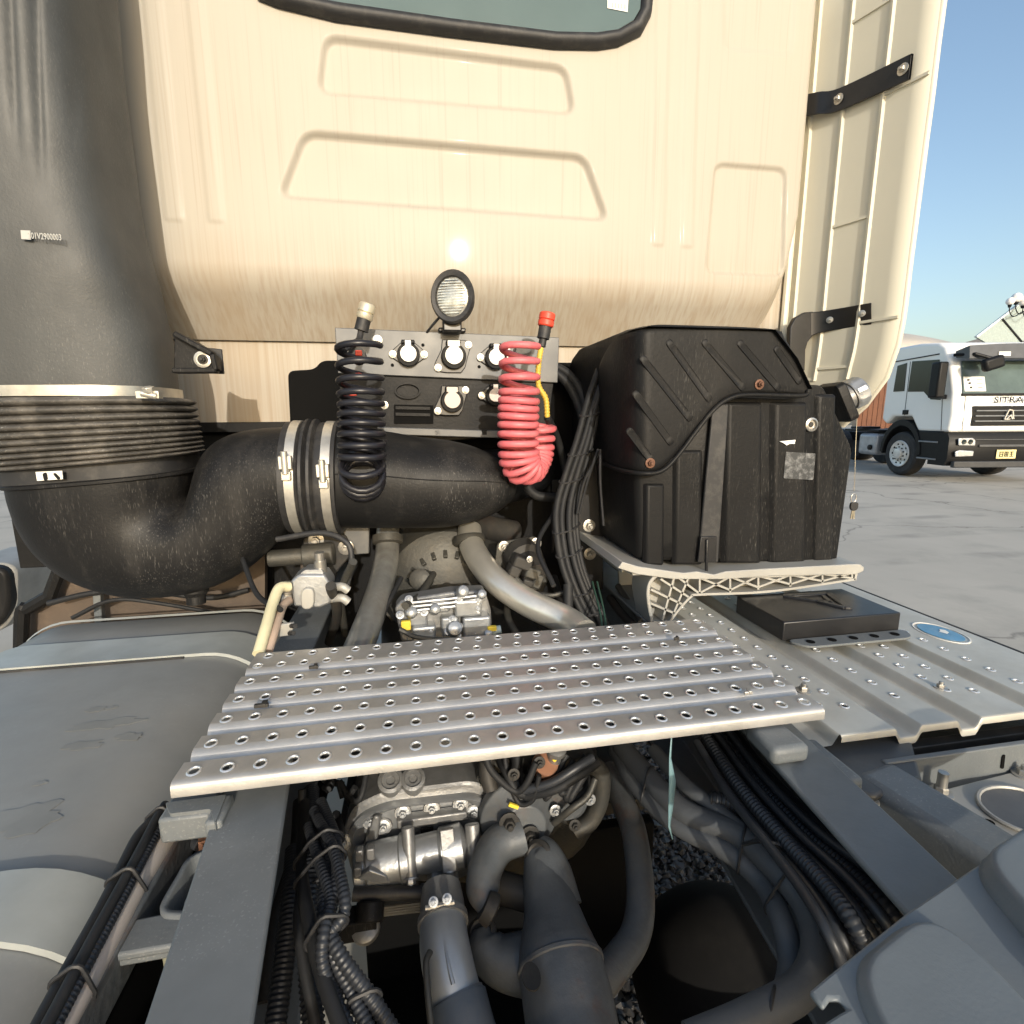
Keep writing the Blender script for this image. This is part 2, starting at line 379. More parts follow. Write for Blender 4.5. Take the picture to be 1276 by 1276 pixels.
# ================================================================== SETTING
def ground():
    mt = M('concrete yard', (.43, .40, .345), .8, var=.12, vs=.5, dust=.5, dcol=(.48, .45, .39), ds=.9, bump=.2, bs=30)
    t = mt.node_tree; N = t.nodes; L = t.links; b = N['Principled BSDF']; old = b.inputs['Base Color'].links[0].from_socket
    tc = N.new('ShaderNodeTexCoord')
    wv = N.new('ShaderNodeTexNoise'); wv.inputs['Scale'].default_value = 1.6; wv.inputs['Detail'].default_value = 6
    L.new(tc.outputs['Object'], wv.inputs[0])
    ad = N.new('ShaderNodeMix'); ad.data_type = 'RGBA'; ad.blend_type = 'LINEAR_LIGHT'; ad.inputs[0].default_value = .35
    L.new(tc.outputs['Object'], ad.inputs[6]); L.new(wv.outputs['Color'], ad.inputs[7])
    vo = N.new('ShaderNodeTexVoronoi'); vo.feature = 'DISTANCE_TO_EDGE'; vo.inputs['Scale'].default_value = .30; L.new(ad.outputs[2], vo.inputs[0])
    r = N.new('ShaderNodeValToRGB'); r.color_ramp.elements[0].position = .0; r.color_ramp.elements[1].position = .007
    r.color_ramp.elements[0].color = (1,1,1,1); r.color_ramp.elements[1].color = (0,0,0,1); L.new(vo.outputs[0], r.inputs[0])
    x = N.new('ShaderNodeMix'); x.data_type = 'RGBA'; mul = N.new('ShaderNodeMath'); mul.operation = 'MULTIPLY'; mul.inputs[1].default_value = .6
    L.new(r.outputs[0], mul.inputs[0]); L.new(mul.outputs[0], x.inputs[0]); L.new(old, x.inputs[6]); x.inputs[7].default_value = (.10, .095, .085, 1)
    # tyre arcs and stains
    wa = N.new('ShaderNodeTexNoise'); wa.inputs['Scale'].default_value = .55; wa.inputs['Detail'].default_value = 9; wa.inputs['Roughness'].default_value = .7; L.new(tc.outputs['Object'], wa.inputs[0])
    r2 = N.new('ShaderNodeValToRGB'); r2.color_ramp.elements[0].position = .52; r2.color_ramp.elements[1].position = .75; r2.color_ramp.elements[1].color = (.55,)*3+(1,); L.new(wa.outputs[0], r2.inputs[0])
    y = N.new('ShaderNodeMix'); y.data_type = 'RGBA'; L.new(r2.outputs[0], y.inputs[0]); L.new(x.outputs[2], y.inputs[6]); y.inputs[7].default_value = (.20, .19, .17, 1)
    wt = N.new('ShaderNodeTexWave'); wt.wave_type = 'RINGS'; wt.inputs['Scale'].default_value = .32; wt.inputs['Distortion'].default_value = 3.5; wt.inputs['Detail'].default_value = 2; wt.inputs['Detail Scale'].default_value = .25
    mpw = N.new('ShaderNodeMapping'); mpw.inputs['Location'].default_value = (-15, -3, 0); L.new(tc.outputs['Object'], mpw.inputs[0]); L.new(mpw.outputs[0], wt.inputs[0])
    r4 = N.new('ShaderNodeValToRGB'); r4.color_ramp.elements[0].position = .80; r4.color_ramp.elements[1].position = .97; L.new(wt.outputs['Fac'], r4.inputs[0])
    r5 = N.new('ShaderNodeValToRGB'); r5.color_ramp.elements[0].position = .45; r5.color_ramp.elements[1].position = .65; r5.color_ramp.elements[1].color = (.45,)*3+(1,); L.new(wv.outputs['Fac'], r5.inputs[0])
    mw = N.new('ShaderNodeMath'); mw.operation = 'MULTIPLY'; L.new(r4.outputs[0], mw.inputs[0]); L.new(r5.outputs[0], mw.inputs[1])
    z = N.new('ShaderNodeMix'); z.data_type = 'RGBA'; L.new(mw.outputs[0], z.inputs[0]); L.new(y.outputs[2], z.inputs[6]); z.inputs[7].default_value = (.16, .152, .14, 1)
    L.new(z.outputs[2], b.inputs['Base Color'])
    g = MB().add([(-900,-900,0), (900,-900,0), (900,900,0), (-900,900,0)], [(0,1,2,3)])
    o = obj('ground', g, mt, smooth=0); o['kind'] = 'structure'
ground()

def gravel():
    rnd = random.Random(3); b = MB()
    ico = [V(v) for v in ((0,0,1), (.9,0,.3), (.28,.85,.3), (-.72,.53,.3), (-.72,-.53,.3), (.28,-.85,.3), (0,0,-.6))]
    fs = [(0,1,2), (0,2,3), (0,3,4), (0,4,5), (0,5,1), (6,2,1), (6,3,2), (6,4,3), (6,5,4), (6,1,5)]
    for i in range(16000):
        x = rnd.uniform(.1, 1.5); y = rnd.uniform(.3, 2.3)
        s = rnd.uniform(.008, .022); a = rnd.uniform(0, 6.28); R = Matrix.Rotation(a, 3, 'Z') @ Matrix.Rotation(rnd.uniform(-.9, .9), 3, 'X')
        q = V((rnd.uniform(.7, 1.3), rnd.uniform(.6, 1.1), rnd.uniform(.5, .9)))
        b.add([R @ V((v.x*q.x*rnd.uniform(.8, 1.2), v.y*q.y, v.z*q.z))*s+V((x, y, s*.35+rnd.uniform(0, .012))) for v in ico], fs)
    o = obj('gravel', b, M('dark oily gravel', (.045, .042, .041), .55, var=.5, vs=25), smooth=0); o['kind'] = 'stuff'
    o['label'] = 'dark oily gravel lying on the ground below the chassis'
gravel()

# ================================================================== TRUCK CAB
YW = 1.70
cab = thing('truck_cab', 'cream painted truck cab back wall with pressed panels and dirt streaks', 'truck cab', (0, YW, 1.45))
def wallpt(px, py): p = at(px, py, Y=YW); return (p.x, p.z)
def sdf(poly, X, Z, r):
    c = np.mean(np.array(poly), 0); acc = np.zeros_like(X)
    n = len(poly)
    for i in range(n):
        a, b = np.array(poly[i]), np.array(poly[(i+1) % n]); e = b-a; nn = np.array([e[1], -e[0]])/np.hypot(*e)
        if np.dot(c-a, nn) > 0: nn = -nn
        d = (X-a[0])*nn[0]+(Z-a[1])*nn[1]
        acc = acc+np.maximum(d+r, 0)**3
    return acc**(1/3)-r
def cab_wall():
    xs = np.arange(-1.18, 1.1801, .0055); zs = np.arange(1.735, 3.25, .0055)
    X, Z = np.meshgrid(xs, zs); D = np.zeros_like(X)       # D = forward (into the cab)
    def press(poly, depth, wdt, r):
        d = sdf(poly, X, Z, r); t = np.clip(-d/wdt, 0, 1); return depth*t*t*(3-2*t)
    P1 = [wallpt(*p) for p in ((402, 40), (708, 80), (719, 145), (392, 118))]
    P2 = [wallpt(*p) for p in ((376, 160), (731, 191), (762, 278), (343, 248))]
    P3 = [wallpt(*p) for p in ((890, 201), (982, 208), (978, 346), (878, 342))]
    P4 = [wallpt(*p) for p in ((896, -120), (1000, -110), (990, 72), (900, 64))]
    D += press(P1, .016, .017, .05)+press(P2, .018, .018, .05)+press(P3, .011, .012, .045)+press(P4, .005, .02, .04)
    def rib(bl, br, tl, tr):
        (x0, z0), (x1, z1), (x2, z2), (x3, z3) = wallpt(*bl), wallpt(*br), wallpt(*tl), wallpt(*tr)
        s0 = (x2-x0)/(z2-z0); s1 = (x3-x1)/(z3-z1)
        return press([(x0, z0), (x1, z1), (x1+s1*(3.3-z1), 3.3), (x0+s0*(3.3-z0), 3.3)], -.0035, .007, .01)
    D += rib((205, 276), (230, 277), (177, 0), (203, 0))+rib((259, 278), (281, 279), (231, 0), (254, 0))
    D += rib((812, 307), (828, 308), (816, 0), (836, 0))+rib((848, 309), (864, 310), (854, 0), (873, 0))
    # rolled lower edge and corners
    dx = np.maximum(0, np.abs(X)-(1.085-.10*np.clip((2.15-Z)/.4, 0, 1)))/(.097+.06*np.clip((2.15-Z)/.4, 0, 1)); dz = np.maximum(0, 2.02-Z)/.285
    q = np.clip((dx**2.2+dz**2.2)**(1/2.2), 0, 1); t_ = np.clip((q-.30)/.70, 0, 1); D += .125*np.where(t_ < .42, t_*t_/.84*1.27, (.21+(t_-.42))*1.27/1.0)*.79/.79*1.0
    keep = (dx**2.2+dz**2.2) <= 1.0
    idx = -np.ones(X.shape, int); idx[keep] = np.arange(keep.sum())
    vs = np.stack([X[keep], YW+D[keep], Z[keep]], 1)-np.array(ROOT[cab.name])
    a, b_, c, d = idx[:-1, :-1], idx[:-1, 1:], idx[1:, 1:], idx[1:, :-1]
    ok = (a >= 0) & (b_ >= 0) & (c >= 0) & (d >= 0)
    fs = np.stack([a[ok], b_[ok], c[ok], d[ok]], 1)
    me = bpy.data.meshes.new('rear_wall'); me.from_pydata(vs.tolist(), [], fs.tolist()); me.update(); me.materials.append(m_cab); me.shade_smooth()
    o = bpy.data.objects.new('rear_wall', me); COL.objects.link(o); o.parent = cab
    # lower sill wall set in under the roll
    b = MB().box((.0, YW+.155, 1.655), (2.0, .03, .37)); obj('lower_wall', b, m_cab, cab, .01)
    b = MB()
    for s in (-1, 1): b.cyl((s*1.125, YW+.155, 1.42), (s*1.125, YW+.155, 3.24), .075, 24)
    for s in (-1, 1): b.box((s*1.165, YW+1.17, 2.52), (.012, 1.95, 1.46))
    b.box((0, YW+1.1, 3.26), (2.3, 1.98, .03)); b.box((0, YW+2.08, 2.4), (2.3, .02, 1.7)); b.box((0, YW+1.12, 1.80), (2.2, 1.9, .02))
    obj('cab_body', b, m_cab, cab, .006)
cab_wall()
# rear window
def win():
    yb = YW-.006
    outer = [at(*p, Y=yb) for p in ((322, 0), (345, 9), (419, 27), (562, 46), (691, 61), (745, 62), (770, 58), (799, 44), (811, 21), (813, 0))]
    outer += [V((.585, yb, 2.98)), V((.52, yb, 3.05)), V((-.52, yb, 3.05)), V((-.60, yb, 2.98)), V((-.60, yb, 2.70))]
    inner = [at(*p, Y=yb) for p in ((352, -8), (378, 0), (430, 8), (562, 27), (691, 43), (740, 44), (768, 40), (788, 28), (796, 14), (797, 0))]
    inner += [V((.545, yb, 2.97)), V((.50, yb, 3.01)), V((-.50, yb, 3.01)), V((-.565, yb, 2.97)), V((-.565, yb, 2.70))]
    n = len(outer); d = V((0, -.02, 0))
    mid = [(a*.5+b*.5)+V((0, -.028, 0)) for a, b in zip(outer, inner)]
    lo = [outer, [a*.85+b*.15+V((0, -.02, 0)) for a, b in zip(outer, inner)], mid, [a*.15+b*.85+V((0, -.022, 0)) for a, b in zip(outer, inner)], [p+V((0, .0, 0)) for p in inner]]
    seal = obj('rear_window', MB().loft(lo, cap=False), m_rubber, cab, smooth=60)
    obj('pane', MB().add([p+V((0, -.010, 0)) for p in inner], [tuple(range(n))]), m_glass, seal)
    c = at(769, -2, Y=YW-.03)
    st = [at(*p, Y=YW-.018) for p in ((757, -22), (784, -18), (782, 15), (757, 10))]
    obj('sticker', MB().add(st, [(0, 1, 2, 3)]), m_sticker, seal)
    bb = MB()
    for k in range(5):
        x0 = 762+k*3.9; bb.add([at(*p, Y=YW-.019) for p in ((x0, 3+k*.5), (x0+2.2, 3.4+k*.5), (x0+2.2, 9.4+k*.4), (x0, 9+k*.4))], [(0, 1, 2, 3)])
    obj('sticker_print', bb, m_stickerg, seal)
win()
# black flare under the cab wall, wheel-arch and engine mass
t = thing('engine_cover', 'black plastic engine tunnel cover under the cream cab wall', 'engine cover', (0, 1.75, 1.2))
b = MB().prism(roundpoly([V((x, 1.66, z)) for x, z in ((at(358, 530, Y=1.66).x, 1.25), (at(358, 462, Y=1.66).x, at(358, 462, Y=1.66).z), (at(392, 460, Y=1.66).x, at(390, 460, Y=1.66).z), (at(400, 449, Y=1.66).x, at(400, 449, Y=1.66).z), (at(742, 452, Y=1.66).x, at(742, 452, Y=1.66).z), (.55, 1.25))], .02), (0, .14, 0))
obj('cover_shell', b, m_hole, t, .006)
obj('inner_block', MB().box((-.16, 2.3, 1.10), (1.5, .9, .72)), m_black, t, .02)
t = thing('cab_floor', 'black underside of the cab above the engine', 'cab floor', (0, 2.6, 1.4))
obj('floor_panel', MB().box((0, 2.75, 1.47), (2.3, 1.9, .03)), m_black, t)
b = MB(); b.box((0, 3.3, .85), (2.2, .1, 1.2)); obj('radiator', b, m_dark, t)
p1, p2 = at(4, 582, Y=1.62), at(82, 705, Y=1.62)
t = thing('mud_flap', 'black square cornered flap hanging below the left bellows', 'mud flap', (p1.x+.1, 1.62, p2.z))
obj('flap', MB().box(((p1.x+p2.x)/2, 1.62, (p1.z+p2.z)/2), (p2.x-p1.x, .012, p1.z-p2.z)), m_black, t, .003)
obj('edge_strip', MB().box((p2.x-.03, 1.611, (p1.z+p2.z)/2), (.012, .008, p1.z-p2.z)), m_panel, t, .002)
# wheel-arch liner left
b = MB(); P = [at(*p, Y=1.66) for p in ((78, 700), (62, 742), (28, 762), (26, 812))]
b.tube(spline([P[0], P[0].lerp(P[1], .8), P[1], P[1].lerp(P[2], .2), P[1].lerp(P[2], .8), P[2], P[3]], 5), .018, 8)
t = thing('wheel_arch', 'black bent wheel arch rim behind the left fuel tank', 'wheel arch', (P[2].x, 1.66, .8))
obj('rim_tube', b, m_black, t)
arch = [at(*p, Y=1.70) for p in ((84, 690), (64, 745), (32, 766), (30, 840), (330, 840), (330, 690))]
obj('liner', MB().prism(arch, (0, .03, 0)), M('brown grimy liner', (.085, .062, .045), .7, dust=.5, dcol=(.2, .15, .1), ds=9, streak=1), t)
b = MB(); b.beam(at(120, 705, Y=1.66), at(126, 790, Y=1.66), .02, .02); obj('stay', b, m_frame, t, .002)
b = MB(); b.tube(spline([at(*p, Y=1.62) for p in ((60, 752), (110, 740), (170, 735), (260, 745), (310, 735))], 6), .008, 8); obj('hose', b, m_hose, t)
b = MB(); b.tube(spline([at(*p, Y=1.6) for p in ((90, 770), (140, 748), (200, 752), (300, 770))], 6), .006, 8); obj('cable', b, m_hose, t)
# neighbour truck's fender at far left
t = thing('parked_truck', 'dark rounded wheel cover of a vehicle at the far left edge', 'vehicle', (-4.2, 5.0, 0))
p = at(-12, 735, Y=3.4)
obj('wheel_cover', MB().prism(roundpoly([at(*q, Y=3.4) for q in ((-60, 705), (9, 707), (12, 760), (-5, 785), (-60, 800))], .08), (0, .4, 0)), m_black, t, .02)
obj('mudguard', MB().prism(roundpoly([at(*q, Y=3.45) for q in ((-60, 700), (20, 703), (19, 762), (4, 785), (-60, 812))], .08), (0, .4, 0)), M('grey mudguard', (.25, .25, .24), .5), t, .02)

# ================================================================== INTAKE SNORKEL
t = thing('intake_snorkel', 'tall grey-black air intake duct standing behind the left cab corner', 'air intake', (-.95, 1.45, 1.55))
loops = []
RX = [(150, -130), (162, 0), (169, 101), (180, 202), (192, 297), (208, 365), (217, 410), (216, 440), (215, 487)]
for i, (px, py) in enumerate(RX):
    p = at(px, py, Y=(1.62, 1.615, 1.61, 1.60, 1.59, 1.57, 1.54, 1.50, 1.47)[i]); wd = (.52, .52, .53, .54, .55, .55, .55, .55, .54)[i]/2; dp = (.19, .185, .18, .175, .17, .165, .16, .155, .15)[i]
    loops.append(sec((p.x-wd, 1.46, p.z), (wd, 0, 0), (0, dp, 0), 4.2 if i < 6 else 3.2, 360))
GR = [((6, -20), (24, 190), 4), ((31, -20), (52, 235), 4), ((62, -20), (80, 170), 4), ((84, -20), (106, 250), 4)]
cols = [spline([l[k] for l in loops], 7) for k in range(len(loops[0]))]; loops = [[cols[k][i] for k in range(len(cols))] for i in range(len(cols[0]))]
for l in loops:
    for p in l:
        if p.y > 1.44: continue
        for a, c, _ in GR:
            A, B = at(*a, Y=1.285), at(*c, Y=1.302); f_ = (A.z-p.z)/(A.z-B.z); xk = A.x+(B.x-A.x)*f_
            amp = .007*max(0, min(1, (1.05-f_)*2.5)); p.y += amp*math.exp(-((p.x-xk)/.007)**2)
obj('duct', MB().loft(loops), m_snork, t, smooth=70)
def front_of(px, py): return at(px, py, Y=1.278)
# mounting lug
lug = [at(*p, Y=1.40) for p in ((217, 412), (240, 424), (262, 437), (272, 448), (270, 460), (255, 464), (216, 460))]
obj('mounting_lug', MB().prism(roundpoly(lug, .008), (0, .035, 0)), m_black, t, .003)
lug2 = [at(*p, Y=1.395) for p in ((219, 416), (266, 442), (271, 462), (217, 462))]
b = MB()
for a, c in zip(lug2, lug2[1:]): b.beam(a, c, .012, .03, up=(0, 1, 0))
obj('lug_rim', b, m_black, t, .003)
obj('anchor_plate', MB().prism([at(*p, Y=1.45) for p in ((248, 432), (276, 435), (279, 466), (248, 465))], (0, .008, 0)), m_blackmet, t, .002)
b = MB().lathe([(.019, 0), (.019, .004), (.0135, .005), (.0135, .004)], at(253, 448, Y=1.398), (0, -1, 0), 24); obj('washer', b, m_zinc, t)
bolt(t, at(253, 448, Y=1.396), s=.9, me=BOLTD)
# sticker (square mark left plain) and number
q = [at(*p, Y=1.287) for p in ((26, 287), (38, 287.5), (39, 299), (27, 298))]
obj('sticker', MB().prism(q, (0, -.001, 0)), m_stickerg, t, smooth=0)
put_text('201V2900003', .017, m_stickerg, t, at(56, 295, Y=1.286), (1, 0, -.02), (0, 0, 1), sx=.62)

# ---- bellows
t = thing('bellows_hose', 'ribbed black rubber bellows clamped below the tall intake duct', 'hose', (-.87, 1.44, 1.37))
pl, pr = at(2, 500, Y=1.42), at(230, 500, Y=1.42)
loops = []; n = 10
def bsec(fr, e):     # fr 0 top .. 1 bottom
    l = at(-1+22*fr, 498+86*fr, Y=1.42); r = at(229+13*fr, 496+69*fr, Y=1.42)
    c = (l+r)/2; a = (r-l)/2; a *= (1+e/a.length); return sec(c, a, (0, .155+e, 0), 2.9, 48)
def wf(x): return x*(1.32-.32*x)
for i in range(n):
    for ph, e in ((0, -.009), (.14, .001), (.32, .006), (.5, .0075), (.68, .006), (.86, .001)):
        loops.append(bsec(wf((i+ph)/n), e))
loops.append(bsec(1.0, -.012))
obj('bellows', MB().loft(loops), m_bellow, t, smooth=70)
def band(mb, l, r, h, dp, th=.002):
    l, r = V(l), V(r); c = (l+r)/2; a = (r-l)/2; z = V((0, 0, h/2)); o = 1+th/a.length
    return mb.loft([sec(c-z, a, (0, dp, 0), 2.9, 48), sec(c-z, a*o, (0, dp+th, 0), 2.9, 48), sec(c+z, a*o, (0, dp+th, 0), 2.9, 48), sec(c+z, a, (0, dp, 0), 2.9, 48)], cap=False)
cl = obj('clamp', band(MB(), at(-3, 491, Y=1.44), at(213, 490, Y=1.44), .022, .162, .004), m_clamp, t, smooth=30)
b = MB(); b.box(at(186, 492, Y=1.272), (.045, .02, .016)); b.cyl(at(176, 490, Y=1.262), at(196, 494, Y=1.262), .007, 10); b.lathe([(.011, 0), (.011, .012)], at(186, 489, Y=1.262), (0, -.3, 1), 6)
obj('clamp_screw', b, m_clamp, cl, .001)
cl = obj('clamp', band(MB(), at(24, 593, Y=1.44), at(238, 574, Y=1.44), .034, .150, .003), m_rubber, t, smooth=30)
obj('tag', MB().prism([at(*p, Y=1.273) for p in ((45, 588), (78, 586.5), (79, 597), (47, 599))], (0, -.002, 0)), m_white, cl)
b = MB(); b.prism(roundpoly([at(*p, Y=1.270) for p in ((53, 590), (58, 588), (60, 598), (55, 599))], .004), (0, -.001, 0)); b.prism(roundpoly([at(*p, Y=1.270) for p in ((66, 590), (69, 589), (76, 596), (72, 598))], .004), (0, -.001, 0))
obj('tag_print', b, m_black, cl)

# ---- elbow
t = thing('intake_elbow', 'fat black moulded intake elbow curving from bellows to rubber sleeve', 'air duct', (-.8, 1.42, 1.07))
E1 = [((23, 603), (242, 585), .150), ((28, 625), (240, 597), .150), ((40, 656), (237, 609), .148), ((64, 690), (236, 616), .145), ((105, 720), (238, 621), .142), ((165, 738), (242, 622), .140), ((225, 738), (246, 618), .138), ((275, 726), (247, 607), .136), ((312, 706), (249, 590), .134), ((338, 684), (255, 569), .132), ((352, 670), (270, 551), .131), ((360, 661), (296, 539), .130), ((364, 657), (326, 534), .130), ((366, 656), (358, 532), .130)]
loops = []
for o_, i_, dp in E1:
    a, c = at(*o_, Y=1.42), at(*i_, Y=1.42); loops.append(sec((a+c)/2, (c-a)/2, (0, -dp, 0), 2.3, 40))
# smooth the loops along the path
fine = []
for k in range(40):
    pass
cols = [spline([l[k] for l in loops], 4) for k in range(40)]
loops = [[cols[k][i] for k in range(40)] for i in range(len(cols[0]))]
obj('elbow_body', MB().loft(loops), m_duct, t, smooth=60)
b = MB().loft([sec((at(22, 604, Y=1.42)+at(243, 586, Y=1.42))/2+V((0, 0, z)), (at(243, 586, Y=1.42)-at(22, 604, Y=1.42))/2*(1+e), (0, .152+e*.2, 0), 2.4, 40) for z, e in ((-.004, .0), (-.002, .02), (.004, .02), (.006, 0))]); obj('rim', b, m_duct, t)
b = MB().lathe([(.030, 0), (.03, .02), (.022, .03), (.022, .05)], at(243, 728, Y=1.40), (0, -.1, -1), 20); obj('drain_boss', b, m_duct, t)
obj('sticker', MB().prism([at(*p, Y=1.283) for p in ((112, 658), (119, 658), (120, 665), (113, 665))], (0, -.001, 0)), m_sticker, t)
put_text('3N0054', .010, m_stickerg, t, at(132, 661, Y=1.281), (1, 0, 0), (0, 0, 1), sx=.7)

# ---- sleeve and horn
t = thing('rubber_sleeve', 'black ribbed rubber sleeve with two steel band clamps between intake ducts', 'hose', (-.43, 1.42, 1.21))
ax0, ax1 = (at(357, 532, Y=1.42)+at(366, 656, Y=1.42))/2, (at(424, 533, Y=1.42)+at(428, 655, Y=1.42))/2
R0 = .137; d = (ax1-ax0); L_ = d.length
prof = [(R0, 0), (R0+.004, .01*L_), (R0+.004, .3*L_), (R0+.001, .33*L_), (R0+.012, .38*L_), (R0+.012, .43*L_), (R0+.001, .47*L_), (R0+.012, .52*L_), (R0+.012, .57*L_), (R0+.001, .62*L_), (R0+.004, .66*L_), (R0+.004, .92*L_), (R0+.009, .94*L_), (R0+.009, 1.0*L_), (R0, 1.02*L_)]
obj('sleeve', MB().lathe(prof, ax0, d, 48), m_rubber, t)
for fr, py in ((.13, 575), (.76, 586)):
    c0 = ax0+d*fr; dn = d.normalized()
    cl = obj('clamp', MB().lathe([(R0+.003, 0), (R0+.0075, 0), (R0+.0075, .021), (R0+.003, .021)], c0, d, 48), m_clamp, t, smooth=30)
    q = V((c0.x+.01, 1.42-R0-.014, at(400, py, Y=1.28).z)); b = MB(); b.box(q, (.028, .016, .03)); b.cyl(q+V((0, -.008, -.026)), q+V((0, -.008, .026)), .0075, 10); b.box(q+V((0, -.003, -.03)), (.02, .012, .02))
    obj('clamp_screw', b, m_clamp, cl, .0015)
t = thing('intake_horn', 'dusty black tapering air duct right of the clamped rubber sleeve', 'air duct', (-.1, 1.42, 1.2))
H = [((416, 533), (424, 656), .137), ((470, 536), (470, 656), .136), ((520, 544), (520, 656), .134), ((560, 549), (562, 654), .13), ((592, 557), (598, 645), .122), ((618, 570), (622, 633), .11), ((634, 585), (636, 619), .08), ((641, 598), (641, 606), .03)]
loops = [sec((at(*a, Y=1.42)+at(*c, Y=1.42))/2, (at(*a, Y=1.42)-at(*c, Y=1.42))/2, (0, dp, 0), 2.25, 40) for a, c, dp in H]
cols = [spline([l[k] for l in loops], 5) for k in range(40)]
obj('horn_body', MB().loft([[cols[k][i] for k in range(40)] for i in range(len(cols[0]))]), m_duct, t, smooth=60); obj('mould_seam', MB().tube(cols[31][:-4], .0016, 6), m_duct, t)
b = MB(); P = [at(560, 600, Y=1.46), at(620, 595, Y=1.56), at(660, 585, Y=1.70), at(680, 580, Y=1.9)]; b.tube(spline(P, 8), .085, 28); obj('rear_bend', b, m_duct, t, smooth=60)

# ================================================================== CONNECTOR PANEL
t = thing('connector_panel', 'grey socket panel carrying round trailer plugs in front of the cab', 'connector panel', (-.04, 1.5, 1.3))
YP = 1.52
up = [at(*p, Y=YP) for p in ((417, 408), (697, 420.5), (695, 477), (421, 465))]
pan = obj('upper_plate', MB().prism(up, (0, .012, 0)), m_panel, t, .002)
lo = [at(*p, Y=YP+.012) for p in ((424, 466), (690, 477), (682, 540), (420, 560))]
obj('lower_plate', MB().prism(lo, (0, .02, 0)), m_black, t, .002)
b = MB(); q = [at(*p, Y=YP+.008) for p in ((491, 504), (540, 505), (540, 528), (491, 528))]; b.prism(q, (0, .004, 0)); obj('recess', b, m_hole, t)
b = MB()
for y0 in (508, 516): b.beam(at(493, y0, Y=YP+.004), at(536, y0+1, Y=YP+.004), .008, .004, up=(0, -1, 0))
obj('slat', b, m_black, t)
obj('shelf', MB().prism([at(*p, Y=YP-.03) for p in ((470, 532), (625, 537), (625, 546), (470, 541))], (0, .08, 0)), m_panel, t, .002)
b = MB(); c = at(508, 487, Y=YP+.004); b.loft([sec(c, (rx, 0, 0), (0, 0, rx*.62), 2, 28) for rx in (.034,)]+[sec(c+V((0, -.004, 0)), (.036, 0, 0), (0, 0, .022), 2, 28), sec(c+V((0, -.004, 0)), (.031, 0, 0), (0, 0, .018), 2, 28), sec(c, (.030, 0, 0), (0, 0, .017), 2, 28)], cap=False); obj('oval_emboss', b, m_black, t)
def socket(px, py, s, y, style, capm):
    c = at(px, py, Y=y); n = V((0, -1, -.08)).normalized(); sc = s
    if style == 'diamond':
        P = [(-1.75, 0), (-1.6, .22), (-.75, .95), (-.45, 1.12), (.45, 1.12), (.75, .95), (1.6, .22), (1.75, 0), (1.6, -.22), (.75, -.8), (.35, -1.0), (-.35, -1.0), (-.75, -.8), (-1.6, -.22)]
        bl = ((-1.4, 0), (1.4, 0))
    else:
        P = [(-1.6, -.9), (-1.55, -.55), (-1.0, .5), (-.9, 1.3), (.9, 1.3), (1.35, 1.15), (1.45, .8), (1.3, .3), (.95, -.9), (.6, -1.35), (-.6, -1.35), (-1.3, -1.25)]
        bl = ((1.25, .9), (-1.3, -.95))
    fl = obj('socket', MB().prism([c+V((x*sc, .0, z*sc)) for x, z in P], (0, -.006, 0)), m_blackmet, t, .002)
    obj('socket_body', MB().lathe([(sc*1.02, 0), (sc*1.02, .02), (sc*.96, .026), (sc*.80, .026)], c, n, 28), m_black, fl)
    obj('hinge', MB().box(c+V((0, -.012, sc*1.05)), (sc*1.2, .022, sc*.35)), m_black, fl, .003)
    P2 = [(sc*.72*math.cos(a), sc*.72*math.sin(a)) for a in [math.radians(x) for x in range(115, 426, 10)]]
    w2 = .26 if style == 'diamond' else .5
    P2 += [(sc*w2, sc*.72), (sc*w2, sc*1.15), (-sc*w2, sc*1.15), (-sc*w2, sc*.72)]
    obj('socket_cap', MB().prism([c+V((x, -.027, z)) for x, z in P2], (0, -.004, 0)), capm, fl, .001)
    for x, z in bl: bolt(t, c+V((x*sc, -.006, z*sc)), s=.75)
socket(509, 442, .030, YP, 'diamond', m_white); socket(565, 444, .0335, YP, 'big', m_white); socket(617, 446, .030, YP, 'diamond', m_white)
socket(563, 499, .031, YP+.004, 'big', m_capd); socket(616, 493, .026, YP+.004, 'diamond', m_capd)
for px, py in ((527, 430), (489, 455), (597, 457)): obj('hole', MB().lathe([(.0045, 0), (.0045, .001)], at(px, py, Y=YP-.0005), (0, -1, 0), 12), m_hole, pan)
bolt(t, at(479, 505, Y=YP+.012), s=.8); bolt(t, at(632, 434, Y=YP), s=.7); bolt(t, at(470, 424, Y=YP), s=1.0, me=BOLT)
for px in (545, 603): obj('clip', MB().box(at(px, 539, Y=1.5), (.018, .02, .016)), m_black, t, .002)

# work light
t = thing('work_light', 'round black work lamp with ribbed glass on top of socket panel', 'work lamp', at(563, 412, Y=1.52))
c = at(565, 371, Y=1.46); n = V((-.33, -.94, .03)).normalized()
x_, y_, z_ = frame(n)
def oval(prof): return MB().loft([[c+n*h+(x_*math.cos(2*math.pi*k/36)*.86+y_*math.sin(2*math.pi*k/36))*r*.90 for k in range(36)] for r, h in prof])
hb = obj('housing', oval([(.03, -.05), (.055, -.045), (.068, -.02), (.074, 0), (.075, .012), (.070, .018), (.058, .016), (.054, .008)]), m_rubber, t)
obj('lens', oval(((.056, .008), (.045, .0125), (.025, .0155), (.001, .0165))), m_lens, hb, smooth=60)
b = MB()
for k in range(-6, 7):
    h = k*.0068; hw = .82*math.sqrt(max(0, .046**2-h*h)); b.beam(c+n*.0155+V((0, 0, h))-x_*hw, c+n*.0155+V((0, 0, h))+x_*hw, .0028, .0028)
obj('lens_rib', b, m_lens, hb)
